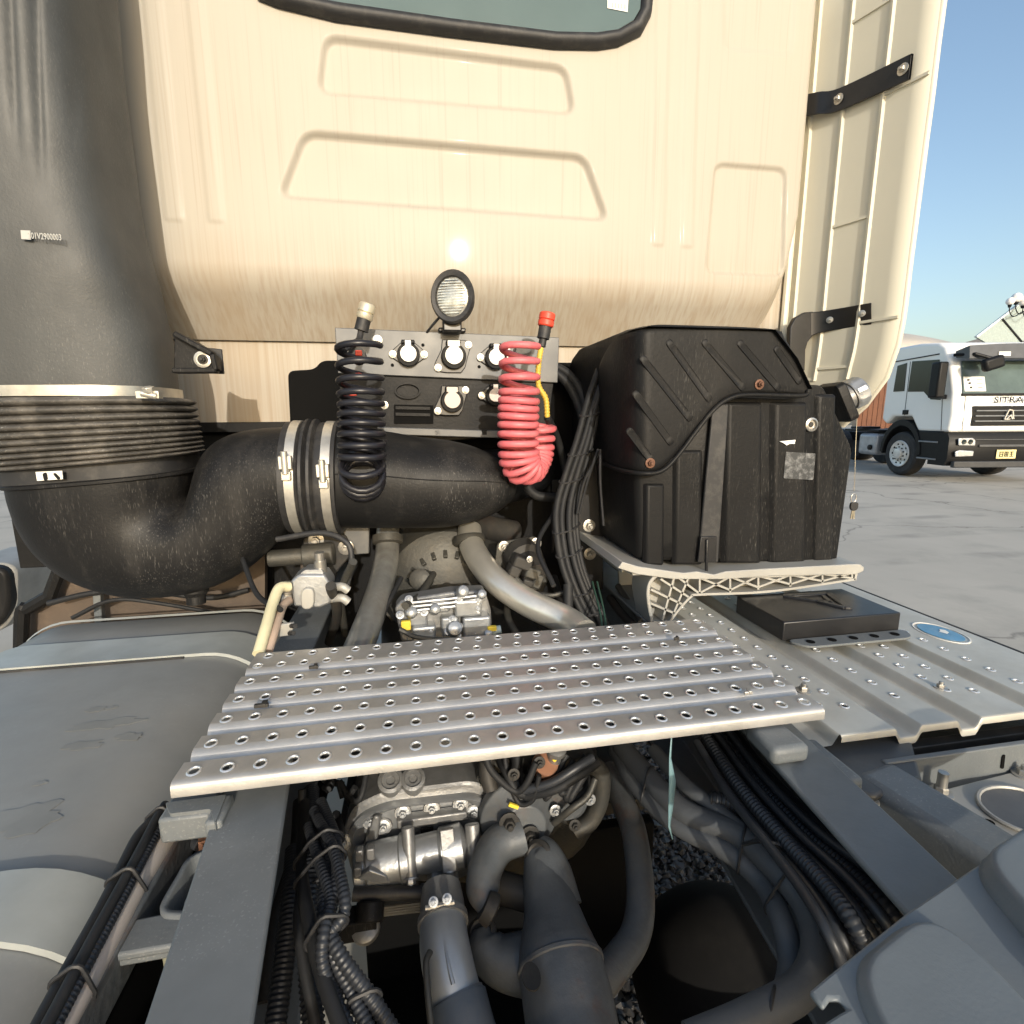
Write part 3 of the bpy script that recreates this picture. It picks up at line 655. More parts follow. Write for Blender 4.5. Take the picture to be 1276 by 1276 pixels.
b = MB(); b.box(at(563, 406, Y=1.49), (.05, .05, .035)); b.box(at(563, 412, Y=1.52), (.075, .03, .012)); obj('bracket', b, m_blackmet, t, .004)
b = MB().tube(spline([at(548, 395, Y=1.5), at(540, 404, Y=1.5), at(532, 414, Y=1.52)], 6), .0035, 8); obj('wire', b, m_rubber, t)

# ================================================================== COIL HOSES
def helix(path, R, turns_at, squash=1.0, spt=18, R2=None):
    """path: polyline of axis points; turns_at(s) turn spacing"""
    P = resample(spline(path, 24), .001); out = []; ang = 0; x = V((1, 0, 0))
    for i in range(len(P)-1):
        d = (P[min(i+3, len(P)-1)]-P[max(0, i-3)]).normalized(); x = (V((1, 0, 0))-d*d.x).normalized(); y = d.cross(x)
        s_ = i/len(P); Rr = R if R2 is None else R+(R2-R)*max(0, min(1, (s_-.6)/.15))
        out.append(P[i]+x*math.cos(ang)*Rr+y*math.sin(ang)*Rr*squash+d*(.007*math.sin(ang+.6)+.003*math.sin(i*.013))); ang += 2*math.pi*.001/(turns_at(i/len(P))*(1+.16*math.sin(i*.031)))
    return resample(out, R*2*math.pi/spt)
t = thing('air_hose', 'black coiled air line hanging over the duct left of the sockets', 'air hose', at(447, 415, Y=1.40))
axis = [at(447, 428, Y=1.29), at(450, 500, Y=1.265), at(451, 556, Y=1.245), at(451, 585, Y=1.245), at(452, 598, Y=1.285), at(454, 585, Y=1.33), at(458, 540, Y=1.36)]
hp = helix(axis, .0475, lambda s: (.034-.015*min(1, s*1.5)) if s < .62 else (.0125 if s < .84 else .02)); obj('coil', MB().tube(hp, .0076, 9), m_coilb, t, smooth=60)
b = MB(); g1, g2 = at(450, 412, Y=1.40), at(457, 384, Y=1.40)
b.tube([g1, g1.lerp(g2, .5)], .017, 16); b.tube(spline([g1, at(447, 424, Y=1.38), at(440, 428, Y=1.33), at(428, 436, Y=1.30)], 5), .008, 8); obj('plug_sleeve', b, m_rubber, t)
b = MB().lathe([(.018, 0), (.020, .003), (.020, .014), (.017, .016), (.020, .018), (.020, .034), (.0175, .038)], g1.lerp(g2, .5), g2-g1, 20); obj('plug_cap', b, M('bare metal plug', (.62, .56, .42), .4, metal=.5), t)
for px, py in ((447, 440), (447, 468), (440, 490)): obj('red_tag', MB().box(at(px, py, Y=1.305), (.016, .006, .012)), m_redcap, t, .002)
b = MB(); b.lathe([(.02, 0), (.02, .05)], at(447, 445, Y=1.39), (0, -1, 0), 16); obj('elbow_fitting', b, m_dark, t)
t = thing('air_hose', 'pinkish red coiled air line hanging on the right of the sockets', 'air hose', at(665, 420, Y=1.40))
axis = [at(648, 428, Y=1.32), at(647, 480, Y=1.30), at(646, 535, Y=1.285), at(648, 575, Y=1.275), at(658, 586, Y=1.29), at(669, 570, Y=1.33), at(673, 545, Y=1.35), at(675, 527, Y=1.36)]
hp = helix(axis, .045, lambda s: .033 if s < .25 else (.0225 if s < .55 else (.0135 if s < .85 else .021)), .75, R2=.034); obj('coil', MB().tube(hp, .0086, 9), m_red, t, smooth=60)
b = MB(); g1, g2 = at(675, 432, Y=1.36), at(682, 393, Y=1.36)
b.lathe([(.010, 0), (.010, .018), (.016, .02), (.016, .055)], g1, g2-g1, 16); obj('plug_sleeve', b, m_rubber, t)
b = MB().lathe([(.018, 0), (.0205, .003), (.0205, .014), (.018, .016), (.0205, .018), (.0205, .031), (.018, .034)], g1.lerp(g2, .64), g2-g1, 20); obj('plug_cap', b, m_redcap, t)
b = MB(); corrugated(b, [at(674, 434, Y=1.36), at(671, 455, Y=1.35), at(671, 480, Y=1.34), at(680, 497, Y=1.335), at(682, 520, Y=1.335)], .0075, .008); obj('kink_spring', b, m_yellow, t)
b = MB(); b.lathe([(.02, 0), (.02, .05)], at(648, 440, Y=1.41), (0, -1, 0), 16); obj('elbow_fitting', b, m_cast, t)
b = MB().tube(spline([at(682, 520, Y=1.36), at(694, 545, Y=1.42), at(702, 575, Y=1.45), at(706, 600, Y=1.45), at(700, 617, Y=1.44)], 7), .010, 10); obj('supply_line', b, m_hose, t)

# hoses behind
t = thing('coolant_hose', 'dark bent rubber hose below the red coil', 'hose', at(680, 618, Y=1.42))
obj('hose', MB().tube(spline([at(655, 570, Y=1.5), at(655, 600, Y=1.46), at(668, 617, Y=1.44), at(693, 620, Y=1.44)], 7), .0135, 12), m_hose, t)
obj('support_plate', MB().prism([at(*p, Y=1.46) for p in ((688, 598), (706, 598), (706, 640), (688, 690))], (0, .01, 0)), m_black, t, .002)
t = thing('hose_pair', 'two black hoses arching in the gap beside the black tank', 'hose', at(715, 470, Y=1.6))
for k, o_ in enumerate((0, 14)):
    obj('hose', MB().tube(spline([at(690-o_, 455, Y=1.6), at(712-o_*.5, 470+o_*.4, Y=1.58), at(728-o_*.3, 500+o_, Y=1.55), at(735-o_*.3, 560, Y=1.5)], 8), .014, 10), m_hose, t)

# ================================================================== UREA TANK
t = thing('fluid_tank', 'black plastic tank with ribbed cover beside the cab', 'tank', (.65, 1.3, 1.12))
YT = 1.17; DEP = .34
F = [at(*p, Y=YT) for p in ((796, 700), (788, 470), (806, 418), (960, 418), (1006, 480), (1028, 478), (1066, 560), (1046, 706))]
loops = []
cF = sum(F, V((0, 0, 0)))/len(F)
for yy, sc in ((0, .955), (.008, .985), (.022, 1.0), (DEP-.03, 1.0), (DEP, .96)):
    loops.append([V((cF.x+(p.x-cF.x)*sc, YT+yy, cF.z+(p.z-cF.z)*sc)) for p in roundpoly(F, [.02, .05, .05, .05, .04, .02, .02, .02], 5)])
body = obj('tank_body', MB().loft(loops), m_black, t, smooth=50)
def bulge(px0, px1, y0, y1, dy=.012, nm='rib'):
    P = [at(px0, y0, Y=YT), at(px1, y0, Y=YT), at(px1, y1, Y=YT), at(px0, y1, Y=YT)]
    c = sum(P, V((0, 0, 0)))/4
    dy *= .95; l0 = [p+V((0, .004, 0)) for p in P]; l1 = [p.lerp(c, .0)+V(((c.x-p.x)*.28, -dy, (c.z-p.z)*.03)) for p in P]
    obj(nm, MB().loft([l0, l1]), m_black, body, .005, bseg=3)
bulge(800, 828, 602, 704); bulge(836, 876, 560, 704, .01); bulge(896, 950, 500, 702, .014); bulge(956, 1006, 500, 702, .011); bulge(1012, 1040, 490, 702, .008)
# strap slot with buckle
obj('strap', MB().prism([at(*p, Y=YT-.008) for p in ((886, 505), (906, 503), (893, 700), (868, 700))], (0, -.008, 0)), m_rubber, body, .003)
b = MB(); b.prism([at(*p, Y=YT-.018) for p in ((872, 668), (892, 668), (891, 700), (868, 700))], (0, -.006, 0)); b.cyl(at(881, 672, Y=YT-.026), at(880, 715, Y=YT-.026), .004, 8); obj('buckle', b, m_blackmet, body, .002)
# cover
CVP = roundpoly([V((x, y, 0)) for x, y in ((746, 572), (742, 490), (748, 446), (768, 418), (806, 406), (962, 410), (990, 446), (1009, 491), (930, 490), (906, 495), (888, 508), (868, 532), (842, 566), (824, 584), (804, 588), (775, 583))], [10, 25, 20, 20, 20, 14, 16, 8, 20, 16, 18, 20, 20, 18, 14, 10], 4)
def Yof(px): return YT-.036+min(1, max(0, (812-px)/70))**2.3*.30
def curve(pts): return spline([V((x, y, 0)) for x, y in pts], 8)
TC = curve(((742, 500), (744, 468), (750, 444), (768, 418), (806, 406), (850, 405), (962, 410), (978, 422), (992, 448), (1009, 489)))
BC = curve(((742, 566), (756, 577), (775, 584), (804, 588), (824, 583), (842, 566), (868, 533), (888, 509), (906, 496), (932, 490), (970, 490), (1009, 491)))
cx_ = list(np.linspace(742.2, 1008.8, 70)); rows_ = []
ty_ = np.interp(cx_, [p.x for p in TC], [p.y for p in TC]); by_ = np.interp(cx_, [p.x for p in BC], [p.y for p in BC])
for v, yo in ((0, .03), (0, .012), (.012, .005), (.03, .001), (.06, 0), (.2, 0), (.4, 0), (.6, 0), (.8, 0), (.95, 0), (.985, .0015), (1, .006), (1, .03)):
    rows_.append([at(x, a+(c-a)*v, Y=Yof(x)+yo) for x, a, c in zip(cx_, ty_, by_)])
cover = obj('cover', MB().strip(rows_), m_black, t, smooth=60)
TOPW = [at(px, py, Y=Yof(px)) for px, py in ((743, 560), (742, 490), (747, 452), (756, 434), (770, 418), (786, 411), (806, 407), (962, 411), (990, 447), (1008, 485))]
b = MB(); b.strip([[V((p.x, max(p.y+y, min(p.y+.34, YT+.33)) if y > .1 else p.y+y, p.z+zz)) for p in TOPW] for y, zz in ((-.012, -.001), (.02, .003), (.30, .003))]); obj('cover_top', b, m_black, cover, smooth=50)
for a, c in (((786, 484), (818, 530+18)), ((793, 440), (836, 552-6)), ((800, 446), (864, 522)), ((832, 424), (886, 498)), ((876, 424), (926, 484)), ((920, 424), (970, 486)), ((966, 434), (996, 480))):
    pass
for a, c in (((782, 534), (812, 574)), ((790, 488), (838, 554)), ((799, 444), (862, 524)), ((832, 424), (886, 500)), ((876, 424), (928, 486)), ((920, 425), (972, 486)), ((966, 432), (998, 478))):
    A, B = at(*a, Y=YT-.037), at(*c, Y=YT-.037); dd = (B-A).normalized(); nn = V((-dd.z, 0, dd.x))*.0085
    P = roundpoly([A-nn, A+nn, B+nn, B-nn], .008, 4); cc = sum(P, V((0, 0, 0)))/len(P)
    obj('groove_rib', MB().loft([[p+V((0, .003, 0)) for p in P], [p+V((0, .0005, 0)) for p in P], [p.lerp(cc, .05)+V((0, -.0014, 0)) for p in P], [p.lerp(cc, .16)+V((0, -.0014, 0)) for p in P], [p.lerp(cc, .22)+V((0, -.0005, 0)) for p in P]]), m_black, cover, .002)
LIPP = ((746, 575), (774, 586), (804, 590), (826, 586), (846, 566), (870, 534), (890, 510), (908, 497), (932, 492), (998, 493), (1007, 487))
b = MB(); b.tube([at(q.x, q.y, Y=Yof(q.x)-.002) for q in spline([V((x, y, 0)) for x, y in LIPP], 6)], .0055, 8); obj('cover_lip', b, m_black, cover, smooth=60)
bolt(t, at(946, 479, Y=YT-.037), s=.85, me=BOLTR); bolt(t, at(810, 577, Y=YT-.037), s=.85, me=BOLTR)
# filler neck
c = at(1043, 501, Y=YT+.09); n = V((.86, -.20, .46)).normalized(); x_, y_, z_ = frame(n)
b = MB().loft([[c+n*h+x_*u+y_*v for u, v in rrect(.115*s, .105*s, .012)] for h, s in ((-.014, 1), (.008, 1), (.011, .96))]); obj('neck_block', b, m_black, t, .004)
b = MB().lathe([(.034, .005), (.034, .034), (.038, .034), (.038, .040)], c, n, 28); obj('filler_neck', b, m_silverd, t)
cp = MB(); loops = []
for h, r in ((.036, .038), (.040, .041), (.062, .041), (.068, .037), (.070, .018)):
    loops.append([c+n*h+(x_*math.cos(2*math.pi*k/48)+y_*math.sin(2*math.pi*k/48))*(r*(1 if (k//3) % 2 else .93) if .038 < h < .064 else r) for k in range(48)])
cp.loft(loops); fc = obj('filler_cap', cp, m_silver, t, smooth=30)
b = MB().lathe([(.012, 0), (.012, .003)], c+n*.070, n, 20); obj('lock', b, m_dark, fc)
# sensor eye, label
c = at(1009, 529, Y=YT); e = obj('sight_glass', MB().lathe([(.017, 0), (.017, .008), (.0125, .010), (.011, .004)], c, (0, -1, 0), 28), m_zinc, t); obj('eye', MB().lathe([(.0112, .003), (.007, .0035), (.006, .006)], c, (0, -1, 0), 20), m_dark, e)
obj('label_plate', MB().prism(roundpoly([at(*p, Y=YT-.0115) for p in ((979, 563), (1016, 565), (1013, 598), (976, 596))], .004), (0, -.001, 0)), m_label, t)
obj('sticker_remnant', MB().prism([at(*p, Y=YT-.012) for p in ((971, 550), (991, 548), (990, 553), (984, 553), (980, 555), (976, 552))], (0, -.001, 0)), m_sticker, t)
# keys hanging from the filler cap
k0 = at(1064, 585, Y=1.22); kb = at(1063, 627, Y=1.22)
t = thing('bunch_of_keys', 'black headed keys hanging on a thin wire below the filler cap', 'keys', at(1062, 645, Y=1.22))
b = MB().tube([at(1068, 520, Y=1.24), at(1066, 560, Y=1.22), at(1065, 600, Y=1.22), at(1064, 612, Y=1.22)], .0007, 6); obj('wire', b, m_keym, t)
b = MB(); pr_ = [kb+V((.008*math.cos(a), 0, .014+.012*math.sin(a))) for a in [2*math.pi*i/20 for i in range(20)]]; b.tube(pr_, .0011, 6, closed=True); obj('ring', b, m_zinc, t)
hd = obj('key_head', MB().prism(roundpoly([kb+V((x, 0, z)) for x, z in ((-.011, .003), (.011, .003), (.012, -.013), (.006, -.02), (-.006, -.02), (-.012, -.012))], .006), (0, -.007, 0)), m_rubber, t, .0015)
for dx, dz, r in ((-.005, -.042, -.1), (.003, -.043, .12)):
    obj('key_blade', MB().beam(kb+V((dx*.5, -.004, -.018)), kb+V((dx, -.004, dz)), .005, .002, up=(0, 1, 0)), m_keym, t)

# ---- cast aluminium tank bracket
t = thing('tank_bracket', 'cast aluminium cross braced arm carrying the black tank', 'bracket', at(825, 775, Y=1.12))
YB = 1.125
tray = [at(*p, Y=YB-.01) for p in ((776, 700), (796, 706), (852, 714), (868, 712), (890, 716), (905, 712), (950, 709), (1062, 703), (1072, 703), (1077, 707), (1076, 712), (1066, 716), (960, 718), (905, 722), (870, 722), (840, 722), (794, 716), (770, 708))]
obj('tray_flange', MB().prism(tray, (0, .40, 0)), m_castalu, t, .002)
obj('side_flange', MB().prism([V((F[0].x-.035, YB, F[0].z-.02)), V((F[0].x-.035, YB+.30, F[0].z-.03)), V((F[0].x-.035, YB+.30, F[0].z+.0)), V((F[0].x-.035, YB, F[0].z-.005))], (.03, 0, 0)), m_castalu, t, .002)
def ribbon(P, wd, dep, y0=0):
    loops = []; n_ = len(P)
    for i, p in enumerate(P):
        tg = (P[min(i+1, n_-1)]-P[max(0, i-1)]); tg.y = 0; tg.normalize(); nn = V((-tg.z, 0, tg.x))*wd/2
        loops.append([p+nn+V((0, y0, 0)), p-nn+V((0, y0, 0)), p-nn+V((0, y0+dep, 0)), p+nn+V((0, y0+dep, 0))])
    return MB().loft(loops)
outT = [at(*p, Y=YB) for p in ((813, 776), (808, 742), (812, 724), (826, 716), (862, 718), (960, 718), (1068, 712))]
outB = [at(*p, Y=YB) for p in ((834, 776), (846, 760), (861, 744), (872, 741), (960, 737), (1066, 722))]
b = MB()
def ridge(P, w=.007, dep=.06):
    P = [V(p) for p in P]
    for a, c in zip(P, P[1:]):
        e = (c-a).normalized()*.002; b.beam(a-e+V((0, dep/2, 0)), c+e+V((0, dep/2, 0)), dep, w, up=V((-(c-a).z, 0, (c-a).x)))
ridge([outT[0], outB[0]], .007); ridge([outT[-1], outB[-1]], .007)
obj('arm_rim', ribbon(spline(outT, 6), .009, .09), m_castalu, t, .002, smooth=50); obj('arm_rim', ribbon(spline(outB, 6), .006, .07), m_castalu, t, .0015, smooth=50); obj('arm_end', b, m_castalu, t)
b = MB()
def web(p, q, w=.005): ridge([at(*p, Y=YB+.002), at(*q, Y=YB+.002)], w, .045)
XX = [872, 910, 945, 985, 1025, 1062]
def ty(x): return 718-6*(x-872)/196 if x > 872 else 718
def by(x): return 741-19*(x-872)/196
for a, c in zip(XX, XX[1:]):
    web((a, ty(a)+2), (c, by(c)-2)); web((a, by(a)-2), (c, ty(c)+2)); web((c, ty(c)), (c, by(c)))
for p, q in (((872, 718), (872, 741)), ((858, 720), (838, 768)), ((840, 720), (826, 772)), ((846, 720), (872, 740)), ((812, 735), (850, 753)), ((811, 752), (840, 764)), ((824, 722), (858, 744))): web(p, q)
obj('web', b, m_castalu, t)
obj('back_plate', MB().prism([p+V((0, .046, 0)) for p in (spline(outT, 4)+spline(outB, 4)[::-1])], (0, .004, 0)), m_castalu, t)
b = MB(); b.prism([at(*p, Y=YB+.3) for p in ((770, 690), (800, 700), (800, 735), (772, 730))], (0, .01, 0)); obj('rear_web', b, m_castalu, t)
# upright with two bolts left of the tank
t = thing('tank_upright', 'black upright plate with two shiny bolts left of the tank', 'bracket', at(735, 720, Y=1.42))
obj('upright_plate', MB().prism([at(*p, Y=1.45) for p in ((716, 560), (752, 560), (752, 735), (716, 735))], (0, .012, 0)), m_blackmet, t, .003)
bolt(t, at(734, 655, Y=1.45), s=1.35); bolt(t, at(735, 690, Y=1.45), s=1.35)
obj('arm', MB().beam(at(742, 682, Y=1.42), at(776, 706, Y=1.18), .008, .03), m_castalu, t, .002)

# ================================================================== WIRING TRUNK (right of horn)
t = thing('cable_harness', 'thick black bundle of cables running down beside the tank', 'cables', at(715, 700, Y=1.35))
HAR = []
base = [(752, 455), (738, 500), (728, 545), (715, 590), (706, 630), (706, 665), (713, 705), (728, 745), (748, 785)]
for k, (o0, o1, r) in enumerate(((-4, -12, .009), (-1, -7, .010), (3, -2, .009), (6, 4, .009), (2, 9, .008), (-2, 1, .011), (5, -5, .008), (8, 13, .007))):
    P = [at(px+o0+(o1-o0)*min(1, i/4), py, Y=1.42-.028*i+.012*(k % 3)) for i, (px, py) in enumerate(base)]
    if k in (1, 5): b = corrugated(MB(), P, r, .006, 10)
    else: b = MB().tube(spline(P, 6), r, 10)
    obj('cable', b, m_conduit if k in (1, 5) else m_hose, t, smooth=60); HAR.append((spline(P, 6), r))
for px, py, w_ in ((733, 517, 16), (722, 566, 18), (710, 600, 22), (706, 660, 26), (708, 690, 26), (722, 738, 24), (735, 762, 22)):
    yy = 1.42-.028*((py-455)/42); tie(t, at(px, py, Y=yy), (-.15, -.3, 1), HAR)
for k in range(3):
    obj('wire', MB().tube(spline([at(745+2*k, 560+4*k, Y=1.33), at(732-4*k, 600, Y=1.3), at(722-3*k, 640, Y=1.29)], 6) if k < 2 else spline([at(748, 560, Y=1.3), at(748, 600, Y=1.28), at(752, 655, Y=1.26)], 6), .0035, 8), m_hose, t)
for k in range(2): obj('green_wire', MB().tube(spline([at(738+6*k, 725, Y=1.25), at(748+5*k, 765, Y=1.12), at(752+4*k, 800, Y=1.02)], 5), .0026, 6), M('green wire', (.03, .07, .05), .5), t)

# ================================================================== FRAME RAILS
def rail(xo, side):
    """xo: list of (y, inner x).  C channel, open side towards the middle"""
    loops = []
    for y, x in xo:
        s = side; o = x+s*.088; h = .29; tk = .009
        prof = [(o, 1.0), (x, 1.0), (x, 1.0-tk), (o-s*tk, 1.0-tk), (o-s*tk, 1.0-h+tk), (x, 1.0-h+tk), (x, 1.0-h), (o, 1.0-h)]
        loops.append([V((a, y, z)) for a, z in prof])
    return MB().loft(loops)
t = thing('frame_rail', 'left grey chassis rail with frosted dust, beside the fuel tank', 'chassis rail', (-.36, .5, .71))
obj('rail_beam', rail([(-1.6, -.285), (.2, -.285), (.70, -.347), (1.05, -.395), (3.2, -.395)], -1), m_railL, t, .003)
t2 = thing('frame_rail', 'right grey chassis rail, between wiring and battery box', 'chassis rail', (.40, .5, .71))
obj('rail_beam', rail([(-1.6, .300), (.35, .316), (.70, .348), (1.15, .385), (3.2, .385)], 1), m_frame, t2, .003)
for p in ((330, 1080), (300, 1180)): pass
# left rail brackets
t = thing('step_bracket', 'grey folded bracket under the left end of the aluminium step', 'bracket', at(240, 1005, Z=.99))
obj('bracket_top', MB().prism(roundpoly([at(*p, Z=1.012) for p in ((206, 1000), (282, 990), (268, 1026), (262, 1008), (212, 1014))], .003), (0, 0, -.012)), m_frame, t, .003)
b = MB(); A, B = at(206, 1003, Z=1.01), at(270, 994, Z=1.01); b.box((A+B)/2+V((0, 0, -.02)), ((B-A).length, .05, .035)); b.box(B+V((.01, -.02, -.05)), (.02, .05, .10)); obj('bracket_leg', b, m_frame, t, .004)
b = MB(); b.cyl(at(248, 1055, Z=.93), at(262, 1050, Z=.93), .012, 6); b.cyl(at(252, 1058, Z=.93), at(268, 1048, Z=.93), .009, 12); obj('hose_fitting', b, m_copper, t)
obj('braided_hose', corrugated(MB(), [at(205, 1030, Z=.88), at(230, 1042, Z=.9), at(250, 1054, Z=.93)], .008, .005, 10), m_conduit, t)
t = thing('rail_bracket', 'grey bent plate bracket with hole on the outside of left rail', 'bracket', at(230, 1110, Z=.9))
P = [at(*p, Z=.955) for p in ((262, 1060), (240, 1070), (228, 1090), (210, 1122), (210, 1132), (220, 1134), (240, 1134))]
P = spline(P, 4)
b = MB(); b.strip([[p+V((0, 0, z)) for p in P] for z in (.0, -.10)]); obj('bent_plate', b, m_frame, t, solid=.007, smooth=60)
b = MB().lathe([(.012, 0), (.012, .004)], at(226, 1110, Z=.93), (-1, .3, 0), 16); obj('hole', b, m_dark, t)
t = thing('tank_cradle', 'speckled grey steel arm joining the tank cradle to left rail', 'bracket', at(190, 1165, Z=.9))
obj('arm_plate', MB().prism(roundpoly([at(*p, Z=.95) for p in ((140, 1150), (243, 1130), (248, 1140), (236, 1172), (215, 1178), (110, 1196))], .01), (0, 0, -.010)), m_frame, t, .003)
b = MB(); A, B = at(110, 1196, Z=.945), at(236, 1174, Z=.945); b.beam(A+V((0, 0, -.006)), B+V((0, 0, -.006)), .007, .014); b.beam(at(246, 1138, Z=.94), at(238, 1180, Z=.94), .02, .05); obj('arm_edge', b, m_frame, t, .003)
obj('foot', MB().box(at(219, 1192, Z=.90), (.02, .02, .03)), M('greenish cast', (.22, .22, .16), .6), t, .004)
obj('shade_sheet', MB().box((-.45, .25, .66), (.13, 2.2, .02)).box((-.489, .25, .78), (.006, 2.2, .24)), m_hole, t)  # black sheets added to paint the gap between tank and rail as shade
obj('under_beam', MB().beam(at(185, 1112, Z=.87), at(250, 1094, Z=.87), .05, .05), m_frame, t, .004)
# right rail brackets
t = thing('step_bracket', 'grey folded bracket on right rail under the step end', 'bracket', at(970, 915, Z=1.0))
A = at(945, 903, Z=1.03); B = at(985, 925, Z=1.03)
cx = (A+B)/2
b = MB(); b.box(V((cx.x+.005, cx.y+.0, 1.015)), (.06, .07, .028)); b.box(V((cx.x+.075, cx.y-.02, .968)), (.045, .10, .05)); obj('bracket_block', b, m_frame, t, .009, bseg=3)

# ================================================================== ALUMINIUM STEP PLATE
def hole_cell(mb, x0, x1, y0, y1, z, rx, ry, hc=None):
    cx, cy = hc or ((x0+x1)/2, (y0+y1)/2); o = []; i = []
    for a, c in (((x1, y0), (x1, y1)), ((x1, y1), (x0, y1)), ((x0, y1), (x0, y0)), ((x0, y0), (x1, y0))):
        for k in range(4):
            t_ = k/4; px, py = a[0]+(c[0]-a[0])*t_, a[1]+(c[1]-a[1])*t_; o.append((px, py, z))
            an = math.atan2((py-cy)/(y1-y0), (px-cx)/(x1-x0)); i.append((cx+rx*math.cos(an), cy+ry*math.sin(an), z))
    mb.add(o+i, [(k, (k+1) % 16, 16+(k+1) % 16, 16+k) for k in range(16)])
def rim_mesh(rx, ry):
    b = MB(); N = 18
    b.loft([[V((rx*s*math.cos(2*math.pi*k/N)+0, ry*s*math.sin(2*math.pi*k/N), z)) for k in range(N)] for s, z in ((1.42, .0004), (1.22, .0019), (1.05, .0020), (.95, .0006), (.95, -.0012))], cap=False)
    me = mesh(b, m_rim, 80); return me
RIM = rim_mesh(.0076, .0064)
pA, pB = at(207, 986, Z=1.05), at(1023, 880, Z=1.05)
t = thing('step_plate', 'ridged aluminium step plate with punched holes bridging the chassis rails', 'step plate', (0, pA.y+.18, 1.02))
X0, X1 = pA.x, pB.x; Y0 = (pA.y+pB.y)/2; ZT = 1.052
rows = [at(225, 963, Z=ZT).y, at(250, 928, Z=ZT).y, at(266, 898, Z=ZT).y, at(281, 873, Z=ZT).y, at(293, 851, Z=ZT).y, at(303, 831.5, Z=ZT).y, at(311, 819.5, Z=ZT).y]
yfront = rows[-1]+.017
NH = 23; pit = (X1-X0)/NH
mb = MB(); GD = .016
def xstrip(prof): mb.strip([[V((x, y, z)) for x in (X0, X1)] for y, z in prof])
ystart = Y0; holes = []
for i in range(6):
    yc = rows[i]; ye = yc+(rows[i+1]-yc)*.36 if i < 5 else yfront
    bev = ystart+.019 if i else ystart+.016
    if i == 0: xstrip([(ystart, ZT-.019), (ystart, ZT-.007), (ystart+.0015, ZT-.0035), (ystart+.005, ZT-.0008), (ystart+.010, ZT), (bev, ZT)])
    else: xstrip([(ystart, ZT-GD), (ystart+.003, ZT-GD+.001), (ystart+.008, ZT-.006), (ystart+.013, ZT-.0015), (bev, ZT)])
    if i < 5:
        for k in range(NH):
            x0 = X0+pit*k; off = .0
            hole_cell(mb, x0, x0+pit, bev, ye, ZT, .0076, .0064, (x0+pit/2, yc)); holes.append((x0+pit/2, yc))
    else:
        ym = (rows[5]+rows[6])/2
        for k in range(NH):
            x0 = X0+pit*k
            hole_cell(mb, x0, x0+pit, bev, ym, ZT, .0076, .0064, (x0+pit*.42, yc)); holes.append((x0+pit*.42, yc))
            hole_cell(mb, x0, x0+pit, ym, ye, ZT, .0076, .0064, (x0+pit*.62, rows[6])); holes.append((x0+pit*.62, rows[6]))
    if i < 5:
        nx = ye+.012
        xstrip([(ye, ZT), (ye+.003, ZT-.003), (ye+.005, ZT-GD), (nx, ZT-GD)]); ystart = nx
    else: xstrip([(ye, ZT), (ye+.003, ZT-.004), (ye+.003, ZT-.03)])
obj('tread', mb, m_alu, t, smooth=50)
for x, y in holes: place('hole_rim', RIM, t, (x, y, ZT), (0, 0, 1))
for x_ in (X0+.075, X1-.06): obj('cross_strut', MB().box((x_, (Y0+yfront)/2+.01, ZT-.025), (.02, yfront-Y0-.05, .016)), m_castalu, t, .002)
p = at(1001, 861, Z=ZT-.01); bolt(t, p, (0, 0, 1), .9)
# bits of debris
for px, py, s in ((326, 882, .013), (391, 834, .010), (932, 866, .009), (843, 798, .007)):
    p = at(px, py, Z=ZT); o = obj('clip', MB().box(p+V((0, 0, .004)), (s*1.6, s*.5, .006)).box(p+V((s*.3, s*.2, .006)), (s*.6, s*1.1, .005)), m_dark if px < 900 else m_alu, None, .001)
    tag(o, {326: 'dark clip on the left part of the aluminium step', 391: 'small dark scrap near the front left of the step', 932: 'grey clip near the right rear of the step', 843: 'tiny clip at the front right of the step'}[px], 'clip')

# ================================================================== RIGHT SIDE DECK
t = thing('side_deck', 'long corrugated galvanised walkway plate with punched holes right of the chassis', 'walkway plate', (.75, 1.0, .97))
ZD = 1.0; XL = .462; XR = 1.085; YD0, YD1 = .655, 1.75
